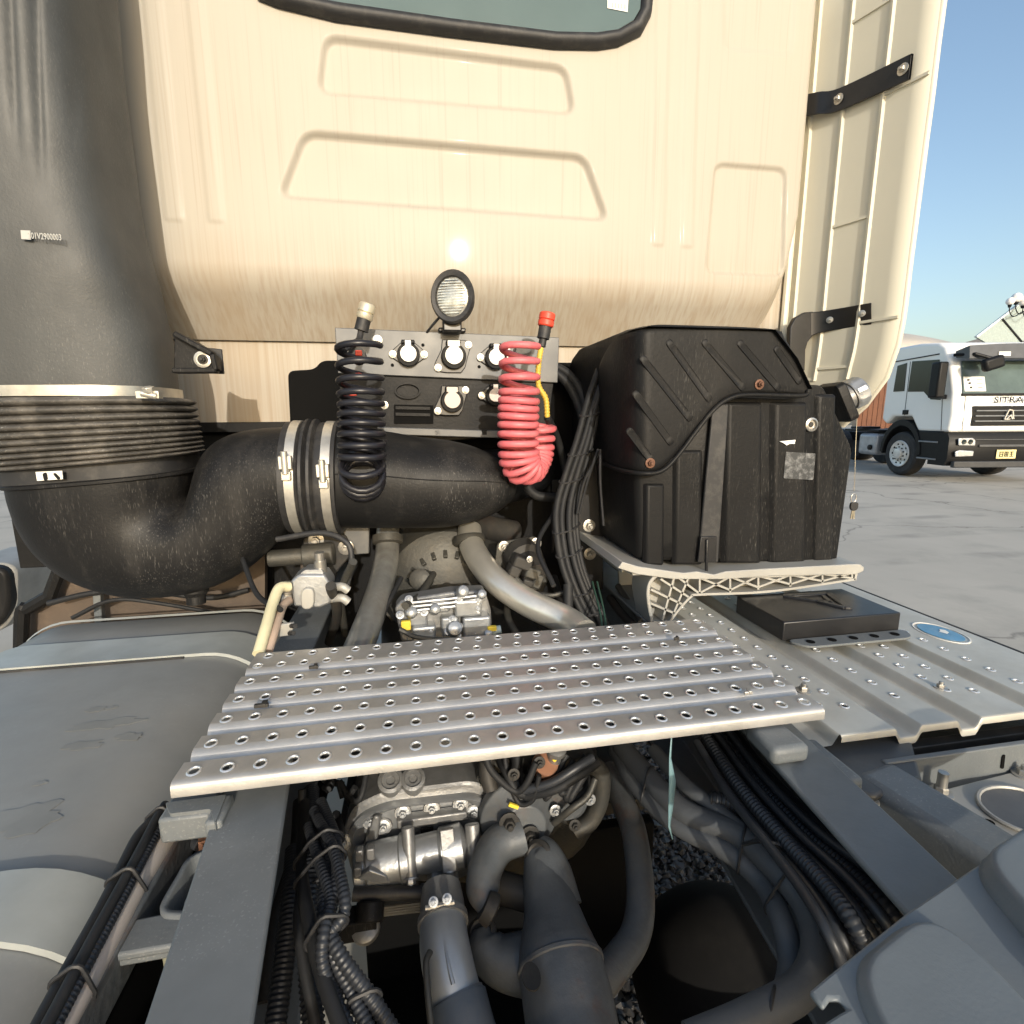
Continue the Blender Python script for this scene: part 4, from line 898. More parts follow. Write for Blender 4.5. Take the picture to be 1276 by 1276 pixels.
# cross profile: (x, z) ; flat strips high with holes, valleys between
prof = [(XL-.05, ZD-.020), (XL+.012, ZD-.018), (XL+.026, ZD), (XL+.125, ZD), (XL+.139, ZD-.018), (XL+.165, ZD-.018), (XL+.178, ZD), (XL+.245, ZD), (XL+.259, ZD-.018), (XL+.283, ZD-.018), (XL+.296, ZD), (XL+.395, ZD), (XL+.409, ZD-.018), (XL+.433, ZD-.018), (XL+.446, ZD), (XL+.52, ZD), (XR, ZD), (XR+.002, ZD-.02)]
mb = MB()
rowsx = {3: [XL+.055, XL+.097], 7: [XL+.212], 11: [XL+.322, XL+.368], 15: [XL+.483]}
yp = .0475; n = int((YD1-YD0-.05)/yp); ys0 = YD0+.075; dk = []
for i in range(1, len(prof)):
    (xa, za), (xb, zb) = prof[i-1], prof[i]
    if i in rowsx:
        hs = rowsx[i]; edges = [xa]+[(a+c)/2 for a, c in zip(hs, hs[1:])]+[xb]
        for j, hx in enumerate(hs):
            e0, e1 = edges[j], edges[j+1]
            mb.strip([[V((e0, y, ZD)), V((e1, y, ZD))] for y in (YD0-.002, ys0-yp/2)])
            for k in range(n):
                y0 = ys0+yp*(k-.5); yy = y0+yp*(.36 if j else .64)
                hole_cell(mb, e0, e1, y0, y0+yp, ZD, .0062, .0058, (hx, yy))
                if y0 < 1.5: dk.append((hx, yy))
    else:
        pts_ = [(xa, za), (xb, zb)]
        if abs(za-zb) > .01: pts_ = [(xa+(xb-xa)*f, za+(zb-za)*(f*f*(3-2*f))) for f in (0, .12, .25, .4, .6, .75, .88, 1)]
        mb.strip([[V((x_, y, z_)) for x_, z_ in pts_] for y in (YD0-.002, YD1)])
# folded rear lip
PR2 = [prof[2]]
for (xa, za), (xb, zb) in zip(prof[2:], prof[3:]): PR2 += [(xa+(xb-xa)*f, za+(zb-za)*(f*f*(3-2*f))) for f in (.12, .25, .4, .6, .75, .88, 1)]
mb.strip([[V((x, YD0-.002, z)) for x, z in PR2], [V((x, YD0-.0045, z-.001)) for x, z in PR2], [V((x, YD0-.006, z-.005)) for x, z in PR2], [V((x, YD0-.006, z-.012)) for x, z in PR2]])
deck = obj('deck_sheet', mb, m_alu2, t, smooth=35)
RIM2 = rim_mesh(.0062, .0058)
for x, y in dk: place('hole_rim', RIM2, t, (x, y, ZD), (0, 0, 1), 1)
bolt(t, at(1172, 857, Z=ZD), (0, 0, 1), .8)
b = MB(); b.box((XR+.008, 1.2, ZD-.025), (.008, 1.1, .05)); obj('edge_trim', b, m_rubber, t, .002)
# blue sticker
c = at(1172, 788, Z=ZD+.001); ry = .034; b = MB().prism([c+V((.034*math.cos(a), .05*math.sin(a), 0)) for a in [2*math.pi*i/32 for i in range(32)]], (0, 0, .0006)); st = obj('sticker', b, m_blue, t)
b = MB().prism([c+V((x, y, .0012)) for x, y in ((.004, -.012), (.016, -.006), (.020, .006), (.012, .014), (.006, .006), (-.002, .002))], (0, 0, .0003)); obj('sticker_figure', b, m_sticker, st)
b = MB().loft([[c+V((s*.040*math.cos(a), s*.058*math.sin(a), z)) for a in [2*math.pi*i/32 for i in range(32)]] for s, z in ((1, -.0008), (1, .0006), (1.05, .0006), (1.05, -.0008))], cap=False); obj('sticker_ring', b, m_sticker, st)
# box with emblem
ZB = 1.055
t = thing('flat_box', 'flat black sheet metal box with embossed triangular emblem, on the walkway plate', 'box', at(1000, 770, Z=1.0))
bp = [at(*p, Z=ZB) for p in ((913, 743), (986, 777), (1112, 762), (1040, 727))]
x0, x1 = (bp[0].x+bp[1].x)/2, (bp[2].x+bp[3].x)/2; y0, y1 = (bp[1].y+bp[2].y)/2, bp[0].y
obj('lid', MB().box(((x0+x1)/2, (y0+y1)/2, ZB-.022), (x1-x0, y1-y0, .044)), m_blackmet, t, .003)
fl = [V((x0+.005, y0-.004, 1.016)), V((x1+.012, y0-.004, 1.016)), V((x1-.01, y0-.045, 1.016)), V((x0+.03, y0-.045, 1.016))]
obj('flange', MB().prism(roundpoly(fl, .02), (0, 0, -.005)), m_frame, t, .001)
for k in range(5): obj('slot', MB().lathe([(.009, 0), (.009, .001)], (x0+.05+k*(x1-x0-.07)/4.3, y0-.024, 1.0162), (0, 0, 1), 14), m_hole, t)
ec = V(((x0+x1)/2+.02, (y0+y1)/2+.01, ZB+.0005)); b = MB()
T1 = [ec+V(p) for p in ((-.085, .035, 0), (.085, .012, 0), (.03, -.05, 0))]
def bar(a, c, w_): b.beam(a, c, w_, .008)
bar(ec+V((-.055, .05, 0)), ec+V((.06, .045, 0)), .016); bar(ec+V((.062, .045, 0)), ec+V((.03, -.055, 0)), .016); bar(ec+V((.025, -.05, 0)), ec+V((-.005, .0, 0)), .014); bar(ec+V((-.06, .05, 0)), ec+V((.022, -.018, 0)), .012); bar(ec+V((.036, .03, 0)), ec+V((.014, -.02, 0)), .010)
obj('emblem', b, m_blackmet, t, .002)

# ---- structure below the deck's rear edge
t = thing('battery_box', 'dark grey box lid beside right rail behind the step', 'battery box', (.55, .62, .8))
q = [at(*p, Z=.972) for p in ((940, 880), (985, 868), (1060, 912), (1110, 918), (1024, 938))]
obj('lid', MB().prism([V((.40, .60, .972)), V((.40, .80, .972)), V((.75, .80, .972)), V((.56, .575, .972)), V((.46, .555, .972))], (0, 0, -.012)), M('black grey lid', (.065, .068, .07), .45, dust=.3, dcol=(.2, .2, .18)), t, .005)
obj('wall', MB().prism([V((.462, .562, .965)), V((.56, .582, .965)), V((.56, .582, .78)), V((.462, .562, .78))], (0, .01, 0)), m_dark, t, .002)
b = MB(); b.box((.72, .66, .87), (.34, .02, .18)); b.box((.90, .64, .93), (.02, .06, .1)); obj('inner_frame', b, m_dark, t, .002)
obj('tray', MB().box((.98, .72, .90), (.6, .10, .012)), m_cast, t, .002)
t = thing('support_beam', 'grey rounded box beam between right rail and mounting plate', 'beam', (.5, .4, .9))
A, B = at(1080, 958, Z=.975), at(1262, 1100, Z=.975)
A = at(1085, 952, Z=.975); B = at(1300, 1085, Z=.975)
dirb = (B-A).normalized(); A2, B2 = A-dirb*.03, B
obj('beam_box', MB().beam(A+V((0, 0, -.06)), B+dirb*.2+V((0, 0, -.06)), .085, .12), m_frame, t, .016, bseg=4)
obj('beam_end', MB().cyl(A+V((-.02, .0, -.06))-dirb*.012, A+V((-.02, 0, -.06))+dirb*.05, .05, 20), m_frame, t, .004)
obj('lower_tube', MB().tube(spline([at(1085, 985, Z=.93), at(1105, 1000, Z=.92), at(1150, 1045, Z=.90), at(1200, 1100, Z=.90)], 6), .035, 16), m_shaft, t)
t = thing('cross_plate', 'upright dark grey plate with a short slot behind the walkway', 'plate', (.75, .55, .85))
cp0, cp1 = at(1106, 952, Z=.975), at(1290, 924, Z=.975)
dd = V((cp1.x-cp0.x, 0, 0)); y_ = (cp0.y+cp1.y)/2
obj('plate_sheet', MB().prism([V((cp0.x, y_, .975)), V((cp1.x+.3, y_, .975)), V((cp1.x+.3, y_, .80)), V((cp0.x, y_, .80))], (0, .01, 0)), m_frame, t, .002)
obj('slot', MB().prism(roundpoly([at(*p, Y=y_-.0015) for p in ((1249, 942), (1253, 940), (1251, 958), (1247, 958))], .003), (0, .001, 0)), m_hole, t)
t = thing('mount_plate', 'flat aluminium mounting plate with big round cutout and bolt', 'plate', (.72, .47, .86))
ZM = .93
pl_ = [at(*p, Z=ZM) for p in ((1150, 990), (1276, 958), (1340, 1010), (1250, 1060), (1235, 1050))]
obj('plate_sheet', MB().prism(pl_, (0, 0, -.01)), m_castalu, t, .002)
c = at(1280, 1012, Z=ZM+.001); obj('cutout', MB().prism([c+V((.06*math.cos(a), .05*math.sin(a), 0)) for a in [2*math.pi*i/28 for i in range(28)]], (0, 0, .0008)), m_panel, t)
obj('cutout_rim', MB().tube([c+V((.06*math.cos(a), .05*math.sin(a), .002)) for a in [2*math.pi*i/28 for i in range(28)]], .003, 6, closed=True), m_castalu, t)
bolt(t, at(1172, 988, Z=ZM), (0, 0, 1), 1.15); obj('stud', MB().cyl(at(1172, 988, Z=ZM), at(1172, 988, Z=ZM)+V((0, 0, .035)), .007, 12), m_zinc, t)
bolt(t, at(1275, 966, Z=ZM), (0, 0, 1), 1.1)
for px, py in ((1196, 1010), (1217, 1020), (1233, 1025), (1246, 1045)): obj('hole', MB().lathe([(.006, 0), (.006, .001)], at(px, py, Z=ZM+.0005), (0, 0, 1), 12), m_hole, t)

# ================================================================== FOREGROUND FENDER
t = thing('rear_mudguard', 'smooth blue-grey plastic mudguard with raised panels in right foreground', 'mudguard', (.45, .2, .9))
def fz(x): return 1.045+.0*(x)
def fp(px, py, dz=0): return at(px, py, Z=1.05+dz)
out = [fp(1008, 1234), fp(1032, 1214), fp(1130, 1136), fp(1276, 1038), fp(1400, 955), fp(1600, 1100), fp(1400, 1400), fp(1080, 1400), fp(1045, 1300), fp(1026, 1274), fp(1045, 1262), fp(1056, 1256), fp(1046, 1244), fp(1034, 1244), fp(1026, 1256)]
obj('sheet', MB().prism(out, (0, 0, -.006)), m_fender, t, .0025)
def inset(P, d):
    n_ = len(P); out = []; c = sum(P, V((0, 0, 0)))/n_
    for i in range(n_):
        tg = (P[(i+1) % n_]-P[i-1]); nn = V((-tg.y, tg.x, 0))
        if nn.length < 1e-9: out.append(V(P[i])); continue
        nn.normalize()
        if nn.dot(c-P[i]) < 0: nn = -nn
        out.append(P[i]+nn*d)
    return out
def raised(P, h, d):
    P = roundpoly(P, [.035, .11, .06, .06, .06][:len(P)], 9)
    return MB().loft([[p+V((0, 0, -.002)) for p in P], [p+V((0, 0, .0005)) for p in P], [p+V((0, 0, h*.25)) for p in inset(P, d*.35)], [p+V((0, 0, h*.75)) for p in inset(P, d*.65)], [p+V((0, 0, h*.97)) for p in inset(P, d*.95)], [p+V((0, 0, h)) for p in inset(P, d*1.3)], [p+V((0, 0, h)) for p in inset(P, d*1.7)]])
obj('raised_panel', raised([fp(1052, 1212), fp(1161, 1124), fp(1430, 1420), fp(1150, 1420)], .011, .008), m_fender, t, smooth=60)
obj('raised_panel', raised([fp(1206, 1083), fp(1420, 940), fp(1660, 1140), fp(1480, 1420)], .022, .009), m_fender, t, smooth=60)
for k in range(3): pass

# ================================================================== FUEL TANK
t = thing('fuel_tank', 'large grey rounded fuel tank along the left side, worn stains', 'fuel tank', (-.9, .6, .4))
ZF = .965; XI = -.50; XO = -1.22
def tsec(y, s=1.0, inset=0):
    cx, cz = (XI+XO)/2, ZF-.30
    a, h = (XI-XO)/2-inset, .30-inset
    return [V((cx+x, y, cz+z)) for x, z in rrect(2*a, 2*h, .15-inset*.5, 10)]
YF1 = 1.53
loops = [tsec(-1.0)]+[tsec(y) for y in (0, .5, 1.0, 1.4)]+[tsec(YF1-.03), tsec(YF1-.012, inset=.006), tsec(YF1-.003, inset=.018), tsec(YF1, inset=.04)]
obj('tank_shell', MB().loft(loops), m_tank, t, smooth=40)
b = MB().loft([tsec(YF1-.028, inset=-.004), tsec(YF1-.020, inset=-.007), tsec(YF1-.012, inset=-.004)], cap=False); obj('end_seam', b, m_strap, t)
def strap(y0, y1, nm):
    l = [tsec(y, inset=i) for y, i in ((y0, -.001), (y0, -.008), (y1, -.008), (y1, -.001))]
    return obj(nm, MB().loft(l, cap=False), m_strap, t, smooth=30)
s1a = at(150, 826, Z=ZF).y; s1b = at(150, 800, Z=ZF).y
strap(s1a, s1b, 'strap'); s2a, s2b = at(60, 1165, Z=ZF).y, at(60, 1085, Z=ZF).y
strap(s2a, s2b, 'strap')
for (y0, y1) in ((s2b, s2b+.012), (s2a-.012, s2a)):
    b = MB().loft([[V((XO+.1, y, ZF+z)), V((XI-.19, y, ZF+z)), V((XI-.19, y, ZF-.01)), V((XO+.1, y, ZF-.01))] for y, z in ((y0, .004), (y1, .004))]); obj('rubber_pad', b, m_rubber, t)
b = MB().loft([[V((XO+.1, y, ZF+z)), V((XI-.19, y, ZF+z)), V((XI-.19, y, ZF-.01)), V((XO+.1, y, ZF-.01))] for y, z in ((s1a-.006, .004), (s1a, .004))]); obj('rubber_pad', b, m_rubber, t)
# stain patches: dried fluid, own outlines
def blot(px, py, rx, ry, seed, tilt=0):
    rnd = random.Random(seed); c = at(px, py, Z=ZF+.0006); P = []
    for k in range(36):
        a = 2*math.pi*k/36; f = 1+.18*math.sin(2*a+seed)+.14*math.sin(5*a+seed*2)+.10*math.sin(9*a+seed)+rnd.uniform(-.10, .10)
        P.append(c+V((rx*f*math.cos(a), ry*f*math.sin(a), 0)))
    return P
m_stain = M('dried fluid stain', (.215, .215, .20), .42, dust=.5, dcol=(.27, .262, .24), ds=16)
for i, (px, py, rx, ry) in enumerate(((133, 902, .050, .018), (103, 929, .026, .014), (160, 918, .020, .012), (34, 1020, .045, .028), (119, 884, .018, .008), (138, 882, .01, .006), (50, 976, .008, .006))):
    b = MB().prism(blot(px, py, rx, ry, i+1), (0, 0, .0003)); obj('stain', b, m_stain, t, smooth=0)

# pipe + cable along the tank
t = thing('air_pipe', 'beige rigid pipe strapped along the inner side of the fuel tank', 'pipe', at(150, 1150, Z=.95))
def al(pts, zz): return [at(px, py, Z=zz) for px, py in pts]
obj('pipe', MB().tube(al([(222, 1022), (165, 1115), (110, 1220), (60, 1310), (20, 1390)], .955), .012, 16), m_beige, t)
t = thing('rail_channel', 'grey steel channel edge under the beige pipe', 'channel', at(150, 1150, Z=.93))
A, B = at(238, 1026, Z=.93), at(70, 1330, Z=.93); obj('channel_bar', MB().beam(A, B, .022, .05), m_shaft, t, .003)
A, B = at(196, 1024, Z=.955), at(40, 1300, Z=.955); obj('ledge_bar', MB().beam(A, B, .014, .012), m_shaft, t, .003)
t = thing('cable_run', 'thin black cables tied along the beige pipe', 'cables', at(150, 1150, Z=.97))
RUN = [(al([(222, 1022), (165, 1115), (110, 1220), (60, 1310), (20, 1390)], .955), .012)]
for pts, z, r, cg in (([(200, 1012), (186, 1026), (170, 1045), (150, 1085), (122, 1140), (86, 1205), (30, 1310)], .972, .0065, 0), ([(212, 1014), (196, 1034), (172, 1078), (142, 1135), (105, 1205), (50, 1310)], .972, .0075, 1), ([(206, 1002), (196, 1018), (182, 1045), (154, 1098), (116, 1168), (60, 1275), (40, 1310)], .982, .0055, 0)):
    P = al(pts, z); b = corrugated(MB(), P, r, .005, 10) if cg else MB().tube(spline(P, 6), r, 10)
    obj('cable', b, m_conduit if cg else m_hose, t, smooth=60); RUN.append((spline(P, 6), r))
for px, py in ((158, 1105), (88, 1232), (200, 1026)): tie(t, at(px, py, Z=.965), RUN[0][0][2]-RUN[0][0][1], RUN, .0021)
# ================================================================== LEFT WIRING LOOM
t = thing('wiring_loom', 'bundle of black corrugated conduits tied inside the left rail', 'cables', at(400, 1150, Z=.8))
def P3(L): return [at(px, py, Z=z) for px, py, z in L]
LOOM = [([(388, 985, .86), (384, 1040, .87), (386, 1100, .87), (384, 1180, .84), (392, 1300, .80)], .0135, 1),
        ([(380, 1000, .88), (376, 1080, .88), (384, 1140, .89), (400, 1210, .88), (432, 1300, .86)], .0085, 0),
        ([(392, 1010, .90), (408, 1060, .90), (404, 1130, .90), (410, 1180, .89), (440, 1240, .86), (470, 1310, .84)], .0085, 1),
        ([(400, 1000, .90), (418, 1050, .91), (420, 1100, .91), (408, 1150, .90), (424, 1190, .89), (460, 1240, .86), (500, 1300, .82)], .0090, 1),
        ([(384, 1030, .90), (400, 1080, .91), (412, 1120, .91), (404, 1160, .91), (402, 1200, .89), (420, 1250, .86), (450, 1310, .84)], .0075, 1),
        ([(396, 1020, .91), (414, 1055, .92), (428, 1110, .92), (428, 1140, .91), (408, 1165, .90)], .0075, 1),
        ([(366, 1060, .82), (362, 1120, .82), (355, 1190, .80), (340, 1300, .77)], .0135, 1),
        ([(372, 1000, .80), (368, 1060, .79), (345, 1140, .76), (330, 1250, .72)], .010, 0),
        ([(376, 1090, .88), (372, 1150, .88), (380, 1210, .86), (398, 1300, .82)], .0065, 0),
        ([(395, 1150, .84), (412, 1220, .82), (430, 1310, .78)], .011, 1)]
LM = []
for pts, r, cg in LOOM:
    P = P3(pts); b = corrugated(MB(), P, r, .0062, 12) if cg else MB().tube(spline(P, 6), r, 12)
    obj('conduit', b, m_conduit if cg else m_hose, t, smooth=60); LM.append((spline(P, 6), r))
for px, py, w_, z in ((398, 1056, .034, .90), (398, 1082, .036, .90), (404, 1160, .034, .90), (460, 1238, .026, .865)):
    tie(t, at(px, py, Z=z), (.15, -1, -.05), LM[1:6] if py < 1200 else LM[2:4])
rnd = random.Random(5)
for k in range(14):
    a = V((rnd.uniform(-.34, -.27), rnd.uniform(.82, .98), rnd.uniform(.80, .90)))
    P = [a+V((rnd.uniform(-.015, .012), rnd.uniform(-.03, .04), rnd.uniform(-.03, .03))) * (j*.8) for j in range(4)]
    obj('wire', MB().tube(spline(P, 6), rnd.uniform(.004, .007), 8), m_hose, t, smooth=60)

# ================================================================== GEARBOX / RETARDER
t = thing('retarder', 'silver cast retarder housing with bolts at the gearbox rear', 'gearbox part', at(520, 1050, Y=.82))
YG = .84
def g(px, py, dy=0): return at(px, py, Y=YG+dy)
hous = roundpoly([g(*p) for p in ((426, 1040), (440, 1004), (478, 986), (590, 972), (615, 984), (621, 1010), (619, 1056), (596, 1084), (560, 1100), (440, 1092))], .02, 4)
cc = sum(hous, V((0, 0, 0)))/len(hous)
obj('housing', MB().loft([[p.lerp(cc, .03)+V((0, .14, 0)) for p in hous], [p+V((0, .012, 0)) for p in hous], hous, [p.lerp(cc, .05)+V((0, -.004, 0)) for p in hous]]), m_silverd, t, smooth=40)
lid = roundpoly([g(*p) for p in ((432, 1036), (448, 1010), (482, 996), (590, 984), (608, 994), (613, 1015), (610, 1048), (590, 1062), (440, 1066))], .02, 4)
cl_ = sum(lid, V((0, 0, 0)))/len(lid)
obj('lid', MB().loft([[p+V((0, .0, 0)) for p in lid], [p+V((0, -.012, 0)) for p in lid], [p.lerp(cl_, .06)+V((0, -.018, 0)) for p in lid], [p.lerp(cl_, .18)+V((0, -.012, 0)) for p in lid], [p.lerp(cl_, .22)+V((0, -.008, 0)) for p in lid]]), m_silver, t, smooth=40)
obj('rib_block', MB().loft([[g(px, py, .0) for px, py in ((450, 1058), (468, 1008), (478, 1010), (470, 1060))], [g(px, py, -.03) for px, py in ((452, 1056), (466, 1016), (474, 1018), (468, 1058))]]), m_silverd, t, .004)
for px, py in ((462, 1023), (478, 1030), (502, 1013), (538, 1008), (574, 1003), (590, 1013), (607, 1014), (592, 1043), (613, 1042), (428, 1049)):
    p = g(px, py, -.014); bolt(t, p, (0, -1, .25), .8, BOLTS)
    obj('boss', MB().lathe([(.016, -.012), (.014, .001)], p, (0, -1, .25), 14), m_silverd, t)
for px, py, r in ((487, 974, .020), (515, 972, .019)):
    c = at(px, py, Z=g(500, 984).z+.012); obj('plug', MB().lathe([(r*1.15, -.02), (r*1.1, .008), (r*.8, .010), (r*.75, .006), (r*.4, .006), (r*.35, .002)], c, (0, -.55, .83), 24), m_silverd, t)
obj('ear', MB().prism(roundpoly([g(*p) for p in ((420, 1040), (434, 1038), (444, 1056), (430, 1062), (420, 1054))], .008), (0, .012, 0)), m_silverd, t, .003)
# crossbar and actuator
b = MB(); b.prism([g(px, py, -.03) for px, py in ((494, 1024), (582, 1012), (583, 1022), (495, 1034))], (0, .02, 0)); obj('yoke_bar', b, m_silverd, t, .003)
obj('window', MB().prism([g(px, py, -.022) for px, py in ((524, 1034), (540, 1032), (540, 1054), (524, 1056))], (0, .004, 0)), m_hole, t)
a0, a1 = g(442, 1084, -.05), g(502, 1070, -.05)
act = obj('actuator', MB().lathe([(.026, 0), (.034, .004), (.034, .016), (.031, .02), (.036, .024), (.036, .075), (.039, .078), (.039, .09), (.030, .094), (.030, .14), (.035, .145), (.035, .18), (.02, .19)], a0, a1-a0, 28), m_silver, t)
for px, py in ((448, 1064), (462, 1062), (446, 1085)): obj('clip', MB().box(g(px, py, -.08), (.012, .012, .02)), m_silverd, t, .002)
obj('name_flange', MB().prism([g(px, py, -.088) for px, py in ((445, 1096), (460, 1084), (482, 1092), (486, 1102))], (0, .01, 0)), m_silver, t, .002)
for (p, q, r) in (((508, 1030), (512, 1094), .0105), ((556, 1032), (560, 1086), .015), ((588, 1026), (592, 1084), .0125)):
    A, B = g(*p, -.05), g(*q, -.085); obj('post', MB().cyl(A, B, r, 14) if r < .014 else MB().beam(A, B, r*1.6, r*1.6), m_silverd, t, .002); bolt(t, B, (0, -.7, -.7), .95, BOLTS)
bolt(t, g(593, 1110, -.07), (0, -.7, -.3), 1.0, BOLTS)
b = MB(); b.cyl(g(534, 1098, -.07), g(556, 1100, -.07), .022, 20); b.box(g(560, 1100, -.075), (.03, .03, .045)); obj('valve_body', b, m_silver, t, .003)
b = MB(); b.cyl(g(440, 1114, -.09), g(532, 1112, -.1), .0105, 14); b.cyl(g(524, 1113, -.1), g(536, 1112, -.1), .0135, 14); obj('vent_hose', b, m_rubber, t)
for k in range(4):
    A, B = g(470, 1132+3*k, -.06), g(560, 1120+3.5*k, -.07); obj('fin', MB().beam(A, B, .003, .004), m_silverd, t)
# outlet
b = MB(); c0 = at(553, 1110, Z=.74); P = P3([(550, 1122, .765), (552, 1150, .765), (555, 1180, .762), (562, 1218, .75), (572, 1252, .73)])
P = P3([(550, 1106, .775), (552, 1148, .765), (554, 1178, .762), (561, 1216, .75), (570, 1248, .735), (580, 1290, .72)])
ob = obj('outlet_neck', MB().tube([P[0], P[0].lerp(P[1], .45), P[1]], [.030, .033, .034], 24), m_silverd, t)
E_ = spline(P[1:5], 8)
obj('outlet_elbow', MB().tube(E_, [.033+.002*math.sin(i/len(E_)*3.1) for i in range(len(E_))], 28), M('bright elbow', (.40, .42, .43), .36, metal=.55, var=.15, dust=.3, dcol=(.2, .18, .15)), t, smooth=60)
obj('seam', MB().tube([p+V((0, -.02, .028)) for p in E_[6:-5]], .003, 6), m_silver, t)
for i, rr in ((1, .036), (4, .0355)):
    dd = (P[i+1]-P[i-1]); cl = obj('clamp', MB().lathe([(rr*.96, -.005), (rr*1.03, -.005), (rr*1.03, .005), (rr*.96, .005)], P[i], dd, 28), m_silverd, t)
for px, py in ((540, 1128), (557, 1124)): obj('clamp_screw', MB().cyl(at(px, py-7, Z=.805), at(px, py+8, Z=.79), .006, 10), m_silver, t, .001); bolt(t, at(px, py-4, Z=.812), (0, -.6, .6), .5, BOLTS)
obj('clamp_rod', MB().cyl(at(530, 1132, Z=.80), at(566, 1124, Z=.80), .0035, 8), m_silver, t)
P = [P[0], P[1], P[2], P[4], P[5]]
t = thing('coolant_pipe', 'blue-grey rubber hose leaving the silver retarder elbow', 'hose', P[3])
obj('hose', MB().tube(spline([P[3], P[4], at(592, 1330, Z=.70), at(604, 1390, Z=.68)], 6), .0395, 24), M('blue grey hose', (.06, .075, .095), .5, dust=.2), t, smooth=60)
b = MB().tube(spline(P3([(536, 1186, .80), (531, 1200, .80), (533, 1235, .79), (538, 1285, .77)]), 6), .0042, 10); obj('overflow_line', b, m_cast, t)
# bracket below conduits
t = thing('solenoid', 'small black solenoid with round cap below the retarder', 'solenoid', at(460, 1150, Z=.72))
b = MB(); b.cyl(at(462, 1122, Z=.74), at(460, 1150, Z=.72), .022, 16); b.box(at(446, 1150, Z=.71), (.06, .035, .035)); obj('body', b, m_black, t, .003); obj('cap', MB().lathe([(.022, 0), (.022, .012), (.016, .016)], at(456, 1158, Z=.70), (0, -.4, .9), 24), m_silverd, t)

# gearbox rear
t = thing('gearbox', 'grimy cast gearbox rear end under the aluminium step', 'gearbox', (0, 1.0, .55))
obj('case', MB().loft([sec((.0, y, .72), (a, 0, 0), (0, 0, h), 3, 28) for y, a, h in ((.92, .17, .15), (.95, .2, .19), (1.25, .22, .2), (1.5, .26, .22), (1.75, .30, .25))]), m_cast, t, smooth=50)
c = at(664, 1015, Y=.85)
obj('bearing_cover', MB().lathe([(.11, -.05), (.105, 0), (.085, .012), (.08, .03)], c+V((0, .05, 0)), (0, -1, 0), 32), m_cast, t)
c2 = at(722, 985, Y=.80)
obj('side_housing', MB().prism(roundpoly([at(*p, Y=.82) for p in ((690, 945), (735, 940), (755, 962), (754, 1000), (728, 1036), (700, 1034), (686, 1000))], .02), (0, .1, 0)), m_cast, t, .012, bseg=3)
obj('filter_drum', MB().lathe([(.040, 0), (.040, .02), (.034, .026)], at(704, 988, Y=.82), (-.3, -1, .1), 24), m_shaft, t)
obj('curved_guard', MB().tube(spline([at(*p, Y=.80) for p in ((730, 950), (748, 962), (748, 995), (736, 1022), (716, 1036))], 6), .016, 10), m_cast, t)
for px, py in ((735, 996), (692, 1010), (716, 1028), (672, 950), (640, 965)): bolt(t, at(px, py, Y=.785), (0, -1, .2), .75, BOLTS if px in (735, 692) else BOLTD)
obj('sensor', MB().lathe([(.016, 0), (.016, .03), (.022, .032), (.022, .05)], at(672, 962, Y=.82), (.1, -.6, .8), 16), m_copper, t)
for k in range(7):
    P = [at(620+18*k+rnd.uniform(-8, 8), 940+rnd.uniform(-5, 5), Y=.86), at(628+16*k+rnd.uniform(-12, 12), 975+rnd.uniform(-15, 10), Y=.80), at(650+12*k+rnd.uniform(-12, 12), 1000+rnd.uniform(-20, 10), Y=.78), at(690+8*k, 960+rnd.uniform(-25, 25), Y=.80)]
    obj('wire', MB().tube(spline(P, 7), rnd.uniform(.004, .0075), 8), m_hose, t, smooth=60)
for px, py, a in ((640, 1004, .5), (694, 943, -.8)): obj('yellow_tag', MB().box(at(px, py, Y=.775), (.018, .004, .006), Matrix.Rotation(a, 3, 'Y')), m_yel2, t)

# clutter on the gearbox: brackets, plugs, looms
for k, (pts, r) in enumerate(((((604, 935, .80), (612, 960, .79), (640, 985, .78), (655, 978, .775), (668, 950, .78)), .006), (((628, 930, .82), (632, 962, .80), (646, 1000, .78), (664, 996, .77), (672, 966, .77)), .0045), (((652, 985, .78), (688, 975, .765), (716, 958, .765), (738, 944, .78)), .008), (((655, 992, .78), (690, 984, .76), (722, 966, .76), (744, 950, .78)), .008), (((690, 1026, .78), (712, 1008, .765), (732, 992, .77), (742, 970, .78)), .006), (((612, 925, .86), (606, 955, .83), (612, 985, .81)), .014), (((640, 922, .86), (644, 948, .84), (642, 972, .82)), .011))):
    obj('loom_branch', MB().tube(spline([at(px, py, Y=y) for px, py, y in pts], 8), r, 10), (m_hose, m_hose, m_conduit, m_hose, m_cast, m_dark, m_hose)[k], t, smooth=60)
for px, py, w_, h_ in ((628, 950, .05, .03), (655, 945, .035, .045), (702, 935, .06, .03), (602, 968, .03, .04)): obj('bracket', MB().box(at(px, py, Y=.86), (w_, .03, h_), Matrix.Rotation(.35, 3, 'Y')), m_cast, t, .005)
for a in range(0, 360, 30):
    q = c+V((.094*math.cos(math.radians(a)), .045, .094*math.sin(math.radians(a)))); bolt(t, q, (0, -1, 0), .55, BOLTD)
for k in range(6):
    a = math.radians(15+k*60); obj('rib', MB().beam(c+V((.05*math.cos(a), .03, .05*math.sin(a))), c+V((.10*math.cos(a), .045, .10*math.sin(a))), .008, .018, up=(0, -1, 0)), m_cast, t, .002)
obj('breather', MB().lathe([(.012, 0), (.012, .03), (.018, .032), (.018, .042), (.008, .046)], at(690, 948, Y=.80), (0, -.4, .9), 16), m_silverd, t)
